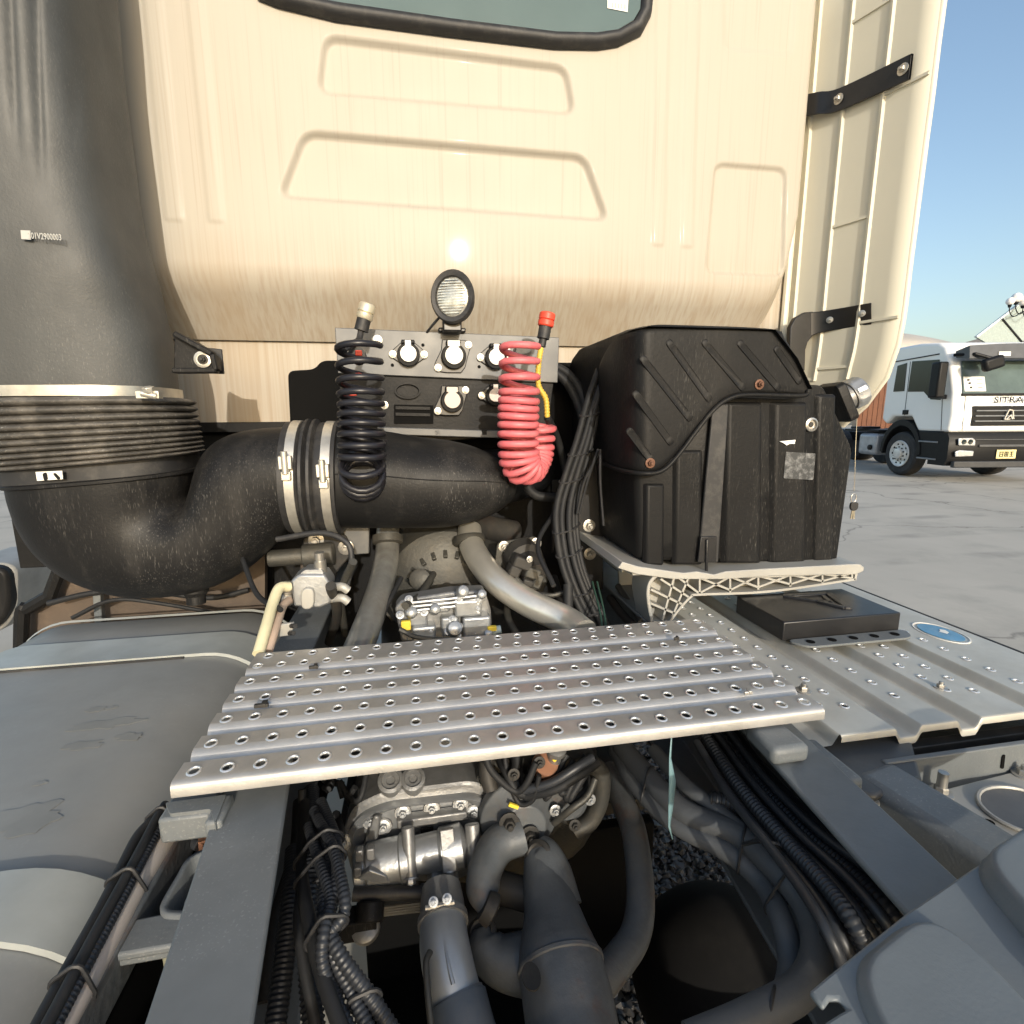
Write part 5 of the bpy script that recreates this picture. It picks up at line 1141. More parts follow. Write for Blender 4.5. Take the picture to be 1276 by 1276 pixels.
# driveshaft
t = thing('drive_shaft', 'thick grey propeller shaft with forked joint behind the gearbox', 'drive shaft', at(690, 1150, Z=.7))
ZS = .735
SP = P3([(672, 1068, .775), (678, 1100, .765), (688, 1140, .75), (694, 1178, .74), (698, 1200, .735), (706, 1240, .725), (714, 1290, .71), (722, 1380, .70)])
SR = [.026, .034, .044, .055, .060, .061, .061, .061]
obj('shaft_tube', MB().tube(spline(SP, 5), [SR[i//5]+(SR[min(7, i//5+1)]-SR[i//5])*(i % 5)/5 for i in range(36)], 32), m_shaft, t, smooth=60)
obj('weld_ring', MB().tube([SP[4], SP[4]+(SP[5]-SP[4]).normalized()*.008], .0625, 32), m_shaft, t, .002)
obj('balance_patch', MB().prism([at(662, 1218, Z=.787)+V((.012*math.cos(a), .018*math.sin(a), 0)) for a in [2*math.pi*i/20 for i in range(20)]], (0, 0, .003)), m_dark, t)
def fork(pts, rs, fl=1.):
    P = spline(P3(pts), 6); n = len(rs)-1
    rr = [rs[min(n, int(i*n/(len(P)-1)))]+(rs[min(n, int(i*n/(len(P)-1))+1)]-rs[min(n, int(i*n/(len(P)-1)))])*((i*n/(len(P)-1)) % 1) for i in range(len(P))]
    obj('fork_arm', MB().tube(P, rr, 18), m_shaft, t, smooth=60)
fork([(690, 1190, .71), (655, 1200, .70), (622, 1196, .70), (604, 1178, .71), (600, 1158, .72)], [.045, .040, .033, .028, .016])
fork([(650, 1040, .80), (622, 1052, .795), (606, 1080, .785), (602, 1110, .775), (612, 1136, .765)], [.030, .030, .028, .026, .014])
fork([(690, 1130, .74), (684, 1090, .765), (676, 1064, .78), (668, 1050, .79)], [.045, .038, .030, .018])
c = at(650, 1030, Y=.78); obj('flange', MB().lathe([(.070, -.02), (.070, 0), (.05, .014), (.04, .03)], c+V((0, .02, 0)), (.05, -1, .1), 36), m_shaft, t, .002)
for px, py, z_, n_ in ((610, 1132, .775, (.7, -.3, -.4)), (601, 1164, .72, (-.3, -.3, .9)), (672, 1066, .79, (-.5, -.5, .6))): obj('bearing_cap', MB().lathe([(.020, -.01), (.023, 0), (.023, .006), (.017, .009), (.014, .006)], at(px, py, Z=z_), n_, 20), m_dark, t)
obj('cross_joint', MB().cyl(at(622, 1105, Z=.74), at(668, 1118, Z=.74), .024, 18), m_dark, t, .003)
for px, py in ((634, 1024), (660, 1040)): bolt(t, at(px, py, Y=.765), (0, -1, .1), 1.2, BOLTD)

# exhaust / coolant steel tube on right
t = thing('steel_tube', 'dark bent steel tube running down beside the propeller shaft', 'pipe', at(795, 1100, Z=.7))
obj('tube', MB().tube(spline(P3([(762, 960, .74), (772, 990, .74), (788, 1030, .74), (796, 1080, .72), (798, 1130, .70), (790, 1168, .69), (770, 1198, .69), (740, 1235, .69), (700, 1290, .68)]), 8), .0235, 20), m_shaft, t, smooth=60)
# big paired hoses
t = thing('hose_pair', 'two thick taped hoses curving toward the mudguard', 'hoses', at(930, 1060, Z=.85))
HP = []; m_bighose = M('taped grey hose', (.075, .078, .08), .6, dust=.3, dcol=(.12, .115, .11), ds=14, bump=.2, bs=80)
for pts, r in (([(775, 930, .88), (800, 960, .88), (850, 1010, .88), (920, 1040, .88), (970, 1085, .88), (1005, 1130, .87), (1018, 1180, .86), (1000, 1230, .85), (930, 1270, .84), (860, 1300, .83)], .0185), ([(768, 935, .86), (790, 975, .86), (840, 1025, .86), (905, 1060, .86), (950, 1100, .85), (975, 1150, .85), (985, 1200, .83), (980, 1240, .82)], .015), ([(815, 935, .90), (850, 975, .90), (895, 1010, .89), (940, 1048, .885)], .012)):
    obj('hose', MB().tube(spline(P3(pts), 8), r, 16), m_bighose, t, smooth=60); HP.append((spline(P3(pts), 8), r))
for px, py, z in ((806, 972, .885), (924, 1056, .88), (978, 1105, .875), (960, 1262, .85)):
    tie(t, at(px, py, Z=z), (.7, -.7, 0) if px < 970 else (.1, -1, 0), HP[:2], .0022)
obj('wire_loop', MB().tube(spline(P3([(926, 1052, .905), (950, 1048, .93), (985, 1058, .93), (1000, 1075, .90)]), 6), .003, 6), m_hose, t)
# right loom
t = thing('wiring_loom', 'dark corrugated conduits lying inside the right rail', 'cables', at(1000, 1050, Z=.8))
for k in range(11):
    o_ = k*13; z = .945-.02*(k % 3)
    pts = [(868+o_*.32, 925-2*k, z), (905+o_*.40, 985-2*k, z-.01), (955+o_*.52, 1050-2*k, z-.01), (1000+o_*.70, 1110-3*k, z), (1035+o_*.85, 1170-4*k, z), (1062+o_*.92, 1235-5*k, z-.06), (1080+o_*.95, 1300, z-.16)]
    if k in (2, 3, 5, 7, 8): b = corrugated(MB(), P3(pts), .0105 if k % 2 else .012, .0062, 10)
    else: b = MB().tube(spline(P3(pts), 6), .0065+.0015*(k % 3), 10)
    obj('conduit', b, m_conduit, t, smooth=60)
obj('branch', corrugated(MB(), P3([(885, 995, .90), (910, 1000, .90), (930, 1015, .89), (950, 1045, .87), (975, 1080, .85)]), .013, .0066, 12), m_conduit, t, smooth=60)
for k in range(1): obj('cross_wire', MB().tube(spline(P3([(960+22*k, 1018+16*k, .90), (985+22*k, 1008+18*k, .91), (1012+20*k, 1024+22*k, .88)]), 6), .003, 6), m_hose, t)
obj('end_cable', MB().tube(spline(P3([(1028, 1172, .90), (1050, 1158, .91), (1080, 1160, .90), (1105, 1175, .88)]), 6), .009, 10), m_hose, t)
# hanging strap
t = thing('plastic_strap', 'thin blue-green plastic strip hanging from the step edge', 'strap', at(836, 1030, Y=.70))
P = [at(*p, Y=.66) for p in ((837, 915), (835, 945), (838, 975), (836, 1005), (834, 1030), (838, 1046))]; wd = (.0012, .002, .006, .0045, .002, .0008)
b = MB(); b.strip([[p-V((w_, 0, 0)), p+V((w_, .002, 0))] for p, w_ in zip(P, wd)]); obj('strip', b, m_greenhose, t, solid=.001, smooth=60)
# lower cross tube below
t = thing('rear_axle', 'dark grimy axle tube low down between the rails', 'axle', (.1, .55, .4))
obj('axle_tube', MB().tube([V((-.6, .42, .42)), V((0, .40, .40)), V((.30, .46, .36)), V((.8, .52, .36))], [.11, .15, .13, .11], 28), m_dark, t, smooth=60)
c = at(895, 1215, Z=.30); obj('axle_housing', MB().ball(c, .17, 24, (1.1, 1.0, 1.0)), M('dark brown housing', (.012, .0115, .011), .9, spec=.08, dust=.35, dcol=(.032, .029, .026), ds=6), t, smooth=80)
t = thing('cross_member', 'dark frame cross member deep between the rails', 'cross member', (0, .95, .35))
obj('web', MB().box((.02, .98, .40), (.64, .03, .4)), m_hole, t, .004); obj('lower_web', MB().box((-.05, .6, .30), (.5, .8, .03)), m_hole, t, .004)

# ================================================================== ENGINE BAY (beyond the step)
t = thing('gear_shift_unit', 'silver cast shift actuator block on top of the gearbox', 'gearbox part', at(560, 770, Y=1.2))
YE = 1.22
def e(px, py, dy=0): return at(px, py, Y=YE+dy)
obj('base_casting', MB().prism(roundpoly([e(*p) for p in ((492, 758), (500, 748), (560, 738), (604, 736), (612, 760), (614, 800), (500, 800))], .008), (0, .05, 0)), m_silverd, t, .006)
for (px, py, w_, h_, d_) in ((520, 766, 26, 18, .03), (548, 752, 24, 14, .03), (582, 752, 34, 18, .045), (592, 776, 34, 26, .05), (528, 784, 30, 18, .045), (560, 776, 22, 22, .035)):
    A, B = e(px-w_/2, py-h_/2), e(px+w_/2, py+h_/2); c = (A+B)/2
    obj('casting_block', MB().box((c.x, c.y-d_*.3, c.z), (abs(B.x-A.x), d_, abs(A.z-B.z))), m_silver, t, .006, bseg=3)
for px, py, r in ((512, 764, .012), (541, 760, .011), (565, 784, .016), (606, 790, .010), (575, 738, .012), (598, 742, .010)):
    obj('cylinder_boss', MB().lathe([(r*1.2, 0), (r*1.2, .02), (r, .03), (r*.4, .034)], e(px, py, -.02), (.1, -.9, .45), 18), m_silver, t)
for k in range(14): bolt(t, e(496+random.random()*114, 744+random.random()*48, -.03), (0, -.8, .5), .7, BOLTS)
for k in range(3): obj('rod', MB().cyl(e(505, 752+5*k, -.03), e(600, 742+5*k, -.03), .004, 8), m_silver, t)
obj('yellow_tag', MB().box(e(506, 779, -.04), (.022, .012, .022)), m_yel2, t, .002); obj('yellow_tag', MB().box(e(613, 783, -.04), (.022, .012, .012)), m_yel2, t, .002)
obj('blue_plug', MB().cyl(e(613, 786, -.03), e(624, 784, -.03), .010, 12), M('pale blue plug', (.4, .5, .52), .5), t)
obj('cable', MB().tube(spline([e(498, 784, -.05), e(520, 794, -.06), e(560, 797, -.06), e(610, 796, -.05)], 6), .006, 8), m_cast, t)
# bell housing
t = thing('bell_housing', 'dusty brown-grey ribbed clutch bell housing behind the shift block', 'engine part', at(555, 720, Y=1.5))
c = at(556, 735, Y=1.48)
obj('bell', MB().lathe([(.10, -.02), (.17, .02), (.20, .10), (.205, .13), (.215, .13), (.215, .15)], c, (0, 1, 0), 40), m_cast, t, smooth=30)
for k in range(9):
    a = math.radians(20+17.5*k); obj('rib', MB().beam(c+V((.10*math.cos(a), -.02, .10*math.sin(a))), c+V((.205*math.cos(a), .12, .205*math.sin(a))), .012, .02, up=(0, -1, 0)), m_cast, t, .002)
    bolt(t, c+V((.208*math.cos(a+.1), .128, .208*math.sin(a+.1))), (0, -1, 0), .8, BOLTD)
obj('boss', MB().lathe([(.028, 0), (.028, .05), (.02, .055)], at(528, 722, Y=1.40), (-.2, -.9, .3), 20), m_cast, t)
# left steel pipe
t = thing('exhaust_pipe', 'dusty grey steel pipe leaning left of the shift block', 'pipe', at(470, 740, Y=1.3))
obj('pipe', MB().tube(spline([at(px, py, Y=y) for px, py, y in ((483, 650, 1.54), (483, 680, 1.49), (480, 706, 1.41), (470, 745, 1.29), (452, 795, 1.15), (430, 850, 1.02))], 7), .0325, 26), m_pipeb, t, smooth=60)
obj('flange', MB().lathe([(.042, 0), (.042, .02)], at(483, 668, Y=1.48), (0, -.5, -1), 24), m_cast, t)
t = thing('exhaust_pipe', 'polished steel tube bending right beside the shift block', 'pipe', at(660, 740, Y=1.3))
P = [at(585, 660, Y=1.50), at(588, 680, Y=1.44), at(600, 702, Y=1.36), at(622, 727, Y=1.28), at(660, 752, Y=1.21), at(705, 773, Y=1.15), at(728, 790, Y=1.08)]
obj('pipe', MB().tube(spline(P, 7), .0345, 26), m_pipe, t, smooth=60)
obj('collar', MB().lathe([(.042, 0), (.046, .006), (.046, .02), (.040, .026)], at(584, 668, Y=1.47), (.05, -.5, -1), 26), m_cast, t)
obj('upper_pipe', MB().tube(spline([at(585, 668, Y=1.5), at(600, 658, Y=1.56), at(640, 664, Y=1.62)], 6), .04, 22), m_dark, t, smooth=60)
# clutch servo
t = thing('clutch_servo', 'dark bolted clutch servo unit on a plate right of steel tube', 'engine part', at(655, 710, Y=1.35))
obj('plate', MB().prism(roundpoly([at(*p, Y=1.38) for p in ((614, 720), (620, 676), (668, 668), (686, 716), (676, 740), (640, 730))], .012), (0, .01, 0)), m_cast, t, .002)
b = MB(); b.lathe([(.05, 0), (.05, .03), (.035, .04), (.032, .10)], at(648, 690, Y=1.37), (.2, -.8, -.3), 24); obj('servo_body', b, m_dark, t)
for (px, py, w_, h_) in ((650, 700, .05, .03), (662, 712, .04, .03), (640, 710, .03, .03), (668, 722, .025, .04), (656, 724, .03, .02)): obj('servo_block', MB().box(at(px, py, Y=1.29), (w_, .05, h_), Matrix.Rotation(.4, 3, 'Y')), m_dark if px < 660 else m_cast, t, .005)
bolt(t, at(628, 681, Y=1.38), s=1.1); bolt(t, at(668, 677, Y=1.38), s=1.1); bolt(t, at(660, 697, Y=1.26), s=.6)
obj('hose', MB().tube(spline([at(643, 720, Y=1.27), at(660, 736, Y=1.25), at(685, 742, Y=1.22), at(704, 738, Y=1.22)], 6), .006, 8), m_cast, t)
obj('connector', MB().lathe([(.012, 0), (.012, .06)], at(708, 728, Y=1.2), (-.1, -.4, -1), 14), m_hose, t)
# power steering valve
t = thing('leveling_valve', 'silver alloy valve block with oval cap by the left rail', 'valve', at(385, 745, Y=1.3))
YV = 1.22
def vv(px, py, dy=0): return at(px, py, Y=YV+dy)
b = MB()
obj('body', MB().prism(roundpoly([vv(*p) for p in ((362, 724), (372, 716), (404, 716), (412, 728), (412, 752), (398, 758), (366, 756))], .006), (0, .07, 0)), m_silver, t, .005)
obj('top_block', MB().prism(roundpoly([vv(*p, .01) for p in ((370, 718), (380, 710), (402, 710), (404, 722)) ], .005), (0, .05, 0)), m_silver, t, .004)
obj('oval_cap', MB().prism(roundpoly([vv(*p, -.012) for p in ((374, 734), (391, 732), (392, 758), (375, 761))], .02, 6), (0, .014, 0)), m_castalu, t, .003)
obj('port', MB().lathe([(.014, 0), (.014, .03), (.011, .03), (.011, .05)], vv(400, 713, .03), (0, -.1, 1), 20), m_zinc, t)
for px, py in ((412, 732), (412, 746)): obj('fitting', MB().tube(spline([vv(px, py, .02), vv(px+14, py-1, .0), vv(px+22, py+4, -.0)], 5), .010, 12), m_castalu, t)
for px, py in ((358, 732), (357, 746)): obj('union', MB().lathe([(.012, 0), (.016, .006), (.016, .02), (.011, .024)], vv(px+8, py, .02), (-1, 0, 0), 10), m_zinc, t)
obj('black_line', MB().tube(spline([at(345, 672, Y=1.3), at(400, 664, Y=1.28), at(432, 676, Y=1.26), at(438, 700, Y=1.25), at(432, 730, Y=1.24)], 8), .007, 10), m_rubber, t)
t = thing('cream_hose', 'cream plastic hose looping from the silver valve behind the step', 'hose', at(335, 790, Y=1.1))
obj('hose', MB().tube(spline([vv(360, 731, .0), vv(348, 733, -.02), at(340, 752, Y=1.16), at(332, 780, Y=1.10), at(322, 815, Y=1.04)], 8), .0115, 14), m_cream_hose, t, smooth=60)
obj('hose', MB().tube(spline([vv(360, 748, .01), at(352, 756, Y=1.19), at(344, 780, Y=1.12), at(334, 812, Y=1.06)], 8), .0095, 14), M('pinkish hose', (.42, .32, .25), .5), t, smooth=60)
t = thing('cab_mount', 'dusty iron cab suspension mount with round pivot tube under the duct', 'mount', at(390, 690, Y=1.45))
obj('plate', MB().prism(roundpoly([at(*p, Y=1.46) for p in ((378, 668), (430, 664), (440, 690), (420, 712), (408, 760), (380, 770), (372, 720))], .02), (0, .02, 0)), m_dark, t, .004)
obj('pivot_tube', MB().cyl(at(335, 696, Y=1.42), at(415, 690, Y=1.42), .022, 20), m_cast, t, .002); obj('pivot_sleeve', MB().cyl(at(378, 693, Y=1.42), at(416, 689, Y=1.42), .031, 22), m_cast, t, .003)
bolt(t, at(394, 673, Y=1.455), s=1.5); bolt(t, at(431, 682, Y=1.455), s=1.5)
obj('hanger', MB().prism([at(*p, Y=1.47) for p in ((425, 655), (460, 655), (460, 690), (424, 693))], (0, .02, 0)), m_panel, t, .003)
obj('clip_plate', MB().prism([at(*p, Y=1.12) for p in ((350, 778), (366, 776), (364, 792), (346, 794))], (0, .008, 0)), m_castalu, t, .002)
for px, py in ((363, 780), (361, 789)): obj('stud', MB().cyl(at(px, py, Y=1.115), at(px+5, py, Y=1.10), .005, 8), m_rubber, t)
# loose dark hoses in the bay
t = thing('engine_hoses', 'tangle of dark hoses and wires in the engine bay gap', 'hoses', (0, 1.3, .9))
HB = [[(300, 690), (320, 740), (350, 760)], [(430, 790), (425, 740), (440, 700)], [(410, 800), (420, 765), (412, 730)], [(500, 720), (480, 760), (465, 800)], [(640, 730), (632, 765), (650, 800)], [(655, 735), (668, 770), (690, 790)], [(690, 640), (670, 680), (690, 730)], [(540, 715), (525, 740), (505, 755)], [(690, 720), (700, 750), (720, 780)], [(700, 700), (720, 760), (735, 785)], [(770, 730), (790, 760), (800, 775)], [(760, 745), (775, 765), (790, 780)]]
for i, pts in enumerate(HB):
    P = [at(px, py, Y=1.34-.1*j+.03*(i % 3)) for j, (px, py) in enumerate(pts)]
    obj('hose', MB().tube(spline(P, 7), .006+.003*(i % 3), 10), (m_hose, m_cast, m_dark)[i % 3], t, smooth=60)
obj('floor_tray', MB().box((0, 1.35, .62), (.7, .7, .03)), m_dark, t)

# ================================================================== SIDE FAIRING
t = thing('side_fairing', 'cream ribbed inner side of the wind deflector right of the cab', 'wind deflector', (1.2, 1.5, 1.6))
def fx(px, py, X): return at(px, py, X=X)
rowsY = [(-160), -60, 0, 60, 120, 180, 250, 320, 370, 400, 430, 470, 505, 530]
edge = {-160: 1193, -60: 1182, 0: 1175, 60: 1167, 120: 1160, 180: 1152, 250: 1143, 320: 1134, 370: 1128, 400: 1124, 430: 1118, 470: 1104, 505: 1078, 530: 1050}
rootx = {y: 1026-.03*y for y in rowsY}
grid = []
for py in rowsY:
    row = []
    E_ = at(edge[py], py, X=1.30); z0 = E_.z
    # section at constant height from the cab corner to the trailing edge
    yr = 1.80; xr = 1.165
    for k in range(9):
        s = k/8; row.append(V((xr+(E_.x-xr)*s**.85, yr+(E_.y-yr)*s, z0+.0*s)))
    grid.append(row)
obj('skin', MB().strip(grid), m_fair, t, solid=.012, smooth=60)
# trailing lip
lipP = [r[-1] for r in grid]
b = MB(); b.tube(lipP, .010, 10); obj('edge_lip', b, m_lip, t, smooth=60)
def onskin(s, z):
    for a, c in zip(grid, grid[1:]):
        if a[0].z >= z >= c[0].z:
            f = (a[0].z-z)/(a[0].z-c[0].z); i = min(7, int(s*8)); u = s*8-i
            return (a[i].lerp(a[i+1], u)).lerp(c[i].lerp(c[i+1], u), f)
    return grid[-1][min(8, int(s*8))]
zt, zb = grid[0][0].z-.01, grid[-3][0].z
for s in (.14, .40, .70):
    P = [onskin(s, zt+(zb-zt)*k/30) for k in range(31)]
    b = MB(); b.strip([[p+V((-dx, dy, 0)) for p in P] for dx, dy in ((-.002, -.009), (.020, -.0045), (.020, .0045), (-.002, .009))]); obj('vertical_rib', b, m_fair, t, smooth=30)
def crossrib(s0, s1, z):
    P = [onskin(s0+(s1-s0)*k/8, z) for k in range(9)]
    b = MB(); b.strip([[p+V((-dx, 0, dz)) for p in P] for dx, dz in ((-.002, -.007), (.018, -.004), (.018, .004), (-.002, .007))]); obj('cross_rib', b, m_fair, t, smooth=30)
for s0, s1, px, py in ((.40, .70, 1080, 265), (.40, .70, 1085, 10), (.70, 1, 1150, 75), (.70, 1, 1105, 392), (.14, .40, 1045, 470), (.40, .70, 1060, 455), (.0, .4, 1040, -30)):
    crossrib(s0, s1, at(px, py, X=1.22).z)
for s, px, py in ((.38, 1060, 60), (.44, 1066, 204), (.85, 1136, 206), (.2, 1022, 292), (.72, 1102, 292), (.38, 1053, 332)):
    c = onskin(s, at(px, py, X=1.22).z); obj('boss', MB().lathe([(.012, -.003), (.012, .004), (.009, .004), (.009, .001)], c, (-1, -.25, 0), 16), m_fair, t)
# brackets
def arm(pts, hw, bl, nm):
    br = obj(nm, MB().loft([[p+V((-.012, 0, h)), p+V((-.012, 0, -h)), p+V((-.004, .0, -h)), p+V((-.004, .0, h))] for p, h in pts]), m_blackmet, t, .002, smooth=50)
    for c in bl: place('bolt', BOLT, t, c+V((-.013, 0, 0)), (-1, -.2, 0), 1.1)
def sk(px, py, s, off=.02): return V((0, 0, 0))
A = onskin(.86, at(1140, 82, X=1.27).z)+V((-.02, 0, 0)); B = onskin(.40, at(1063, 118, X=1.22).z)+V((-.02, 0, 0)); C_ = V((1.155, 1.74, at(1022, 133, Y=1.74).z)); D_ = V((1.125, 1.72, C_.z))
PP = spline([A+(A-B)*.06, A, B, B.lerp(C_, .6), C_, D_], 5); arm([(p, .032) for p in PP], .03, [A, B], 'support_bracket')
ST = [(1086, 377, 404, 1.50), (1074, 379, 406, 1.53), (1052, 383, 409, 1.58), (1034, 386, 412, 1.62), (1020, 388, 415, 1.645), (1010, 389, 419, 1.655)]
br = obj('support_bracket', MB().loft([[at(px, a, Y=y), at(px, c, Y=y), at(px, c, Y=y)+V((.006, .006, 0)), at(px, a, Y=y)+V((.006, .006, 0))] for px, a, c, y in ST]), m_blackmet, t, .002, smooth=50)
for px, py, y in ((1074, 391, 1.53), (1034, 399, 1.62)): place('bolt', BOLT, t, at(px, py, Y=y)+V((-.003, -.003, 0)), (-.8, -.6, 0), .75)
leg = [at(*p, Y=1.655) for p in ((1014, 388), (1003, 389), (991, 396), (985, 408), (984, 462), (1003, 462), (1004, 436), (1007, 426), (1014, 417))]
obj('bracket_leg', MB().prism(leg, (0, .02, 0)), m_blackmet, t, .003)
obj('corner_post', MB().tube([V((1.155, 1.77, 1.72)), V((1.16, 1.77, 3.2))], .012, 8), m_lip, t)

# ================================================================== BACKGROUND TRUCK
m_wpaint = M('white truck paint', (.86, .86, .83), .3, var=.03, vs=1, coat=.4)
m_bk = M('truck black plastic', (.008, .0085, .0095), .45, spec=.2, var=.15)

m_rimw = M('alloy wheel', (.62, .62, .60), .35, metal=.25)
m_tglass = M('truck glass', (.018, .028, .03), .08, var=.1, spec=.4)
m_chrome = M('headlamp', (.8, .8, .78), .15, metal=.6, var=.3, vs=12)
rot = math.radians(-9.5)
wp = at(1125, 592, Z=0)
lw = V((-1.03, 1.38, 0)); R2 = Matrix.Rotation(rot, 3, 'Z'); tl = wp-R2 @ lw; tl.z = 0
t = thing('white_truck', 'white tractor truck with black bumper parked across the yard', 'truck', tl, rotz=rot)
def lo_(name, mb, mat, parent, **k): return obj(name, mb, mat, parent, local=True, **k)
hw = 1.19
side = [(.02, 1.08), (-.02, 1.45), (.03, 1.95), (.22, 2.55), (.42, 2.92), (.62, 3.03), (1.2, 3.08), (1.98, 3.07), (2.12, 2.95), (2.14, 1.35), (1.95, 1.22), (1.75, 1.42), (1.15, 1.42), (.9, 1.08)]
body = lo_('cab_shell', MB().prism([V((-hw, y, z)) for y, z in side], (2*hw, 0, 0)), m_wpaint, t, bevel=.07, bseg=4)
# side glass, set proud on both flanks
for sx in (-1, 1):
    X_ = sx*(hw+.002)
    def sp(P, th=.012): return MB().prism([V((X_, y, z)) for y, z in P], (sx*th, 0, 0))
    wn = lo_('side_window', sp(roundpoly2 if False else [(.34, 1.78), (.52, 2.66), (1.32, 2.70), (1.34, 2.00), (.85, 1.98), (.62, 1.80)]), m_tglass, t, bevel=.01)
    lo_('rear_window', sp([(1.46, 2.02), (1.48, 2.68), (1.78, 2.64), (1.82, 2.02)]), m_tglass, t, bevel=.01)
    lo_('drip_rail', MB().beam(V((X_, .55, 2.78)), V((X_, 2.0, 2.74)), .02, .025), m_bk, t)
    lo_('door_handle', MB().box((X_+sx*.01, 1.33, 1.52), (.03, .17, .11)), m_bk, t, bevel=.01)
    for a, c in (((1.38, 2.7), (1.36, 1.45)), ((.32, 1.95), (.22, 1.12))): lo_('door_gap', MB().beam(V((X_, a[0], a[1])), V((X_, c[0], c[1])), .006, .014, up=(sx, 0, 0)), m_bk, t)
    m1 = lo_('mirror', MB().box((X_+sx*.22, .22, 2.20), (.20, .26, .76)), m_bk, t, bevel=.04, bseg=3)
    lo_('mirror_arm', MB().beam(V((X_, .3, 2.56)), V((X_+sx*.22, .2, 2.56)), .04, .05).beam(V((X_, .25, 1.84)), V((X_+sx*.22, .16, 1.86)), .10, .09), m_bk, m1, bevel=.015)
    ar = [(y_, z_) for y_, z_ in [(1.38+.66*math.cos(math.radians(a)), .55+.80*math.sin(math.radians(a))) for a in range(0, 181, 12)]]
    ar2 = [(1.38+.57*math.cos(math.radians(a)), .50+.70*math.sin(math.radians(a))) for a in range(180, -1, -12)]
    lo_('wheel_arch', MB().prism([V((sx*(hw-.42), y_, z_)) for y_, z_ in ar+ar2], (sx*.44, 0, 0)), m_bk, t, bevel=.01)
    lo_('step_well', MB().box((sx*(hw-.17), .52, .78), (.34, .72, .66)), m_bk, t, bevel=.03)
    for z_ in (.86, .48): lo_('step', MB().box((sx*(hw+.0), .50, z_), (.10, .55, .035)), M('step grey', (.2, .21, .22), .5), t, bevel=.01)
    wh = lo_('wheel', MB().lathe([(.30, -.14), (.46, -.15), (.515, -.12), (.53, -.06), (.53, .06), (.515, .12), (.46, .15), (.30, .14)], (sx*(hw-.16), 1.38, .53), (sx, 0, 0), 40), m_tyre, t, smooth=30)
    lo_('rim', MB().lathe([(.30, .12), (.32, .16), (.305, .175), (.28, .160), (.20, .148), (.19, .165), (.13, .17), (.12, .22), (.08, .23)], (sx*(hw-.16), 1.38, .53), (sx, 0, 0), 32), m_rimw, wh, smooth=30)
    for k in range(10):
        a = 2*math.pi*k/10
        lo_('hand_hole', MB().lathe([(.028, 0), (.028, .006)], (sx*(hw-.16+.150), 1.38+.24*math.cos(a), .53+.24*math.sin(a)), (sx, 0, 0), 10), m_hole, wh)
        lo_('wheel_nut', MB().lathe([(.018, 0), (.018, .03)], (sx*(hw-.16+.160), 1.38+.16*math.cos(a+.3), .53+.16*math.sin(a+.3)), (sx, 0, 0), 6), m_dark, wh)
# front
def fr(P, y, th=.02): return MB().prism([V((x, y+(.0), z)) for x, z in P], (0, -th, 0))
ws = MB().prism([V((x, y, z)) for x, y, z in ((-1.02, .005, 1.90), (1.02, .005, 1.90), (.97, .215, 2.60), (-.97, .215, 2.60))], (0, -.02, -.004)); lo_('windscreen', ws, M('windscreen glass', (.085, .115, .105), .08, var=.3, vs=1.5), t, bevel=.008)
lo_('screen_seal', MB().beam(V((-1.03, .0, 1.88)), V((1.03, .0, 1.88)), .03, .05), m_bk, t)
vis = lo_('sun_visor', MB().loft([[V((x, y, z)) for y, z in ((.24, 2.80), (-.10, 2.88+.04*math.sin(math.pi*(x+1.1)/2.2)), (-.14, 2.62), (-.11, 2.60), (.2, 2.66))] for x in np.linspace(-1.1, 1.1, 13)]), M('smoked visor', (.06, .065, .075), .35), t, smooth=30)
put_text('ABCD', .10, m_sticker, vis, (-.42, -.142, 2.70), (1, 0, 0), (0, 0, 1), local=True) if False else None
lo_('visor_sticker', MB().prism([V((x, -.148+(z-2.66)*.12, z)) for x, z in ((-.50, 2.66), (-.25, 2.66), (-.25, 2.75), (-.50, 2.75))], (0, -.003, 0)), m_white, vis)
fm = lo_('front_mirror', MB().box((-.72, -.28, 2.50), (.42, .16, .26), Matrix.Rotation(-.3, 3, 'Y')), m_bk, t, bevel=.06, bseg=3)
lo_('mirror_arm', MB().tube([V((-1.15, .2, 2.72)), V((-1.0, -.16, 2.70)), V((-.74, -.26, 2.6))], .035, 8), m_bk, fm)
b = MB().prism([V((x, -.012+.3*(z-1.9), z)) for x, z in ((-.98, 1.95), (-.52, 1.95), (-.52, 2.26), (-.98, 2.26))], (0, -.004, 0)); pp = lo_('paper_notice', b, m_sticker, t)
for k, (w_, z_) in enumerate(((.12, 2.19), (.12, 2.12), (.10, 2.03))):
    lo_('notice_print', MB().box((-.88+.02*k, -.021+.3*(z_-1.9), z_), (.05, .004, .04)).box((-.64, -.021+.3*(z_-1.9), z_), (w_, .004, .012)), m_dark, pp)
gr = lo_('grille', fr([(-.75, 1.22), (.75, 1.22), (.78, 1.64), (-.78, 1.64)], -.012, .02), m_bk, t, bevel=.01)
for z_ in (1.32, 1.43, 1.54): lo_('slat', MB().box((0, -.045, z_), (1.42, .03, .028)), M('grille slat', (.16, .17, .18), .4), gr, bevel=.006)
b = MB(); 
for a, c in (((-.03, 1.56), (-.10, 1.36)), ((-.03, 1.56), (.07, 1.54)), ((.05, 1.55), (.10, 1.36)), ((-.10, 1.36), (.02, 1.36)), ((-.05, 1.37), (.03, 1.45)), ((.03, 1.45), (.07, 1.36))): b.beam(V((a[0], -.07, a[1])), V((c[0], -.07, c[1])), .02, .03, up=(0, -1, 0))
lo_('emblem', b, m_chrome, gr)
put_text('SITRAK', .185, m_bk, t, (.05, -.030, 1.76), (1, 0, 0), (0, 0, 1), local=True, sx=1.35)
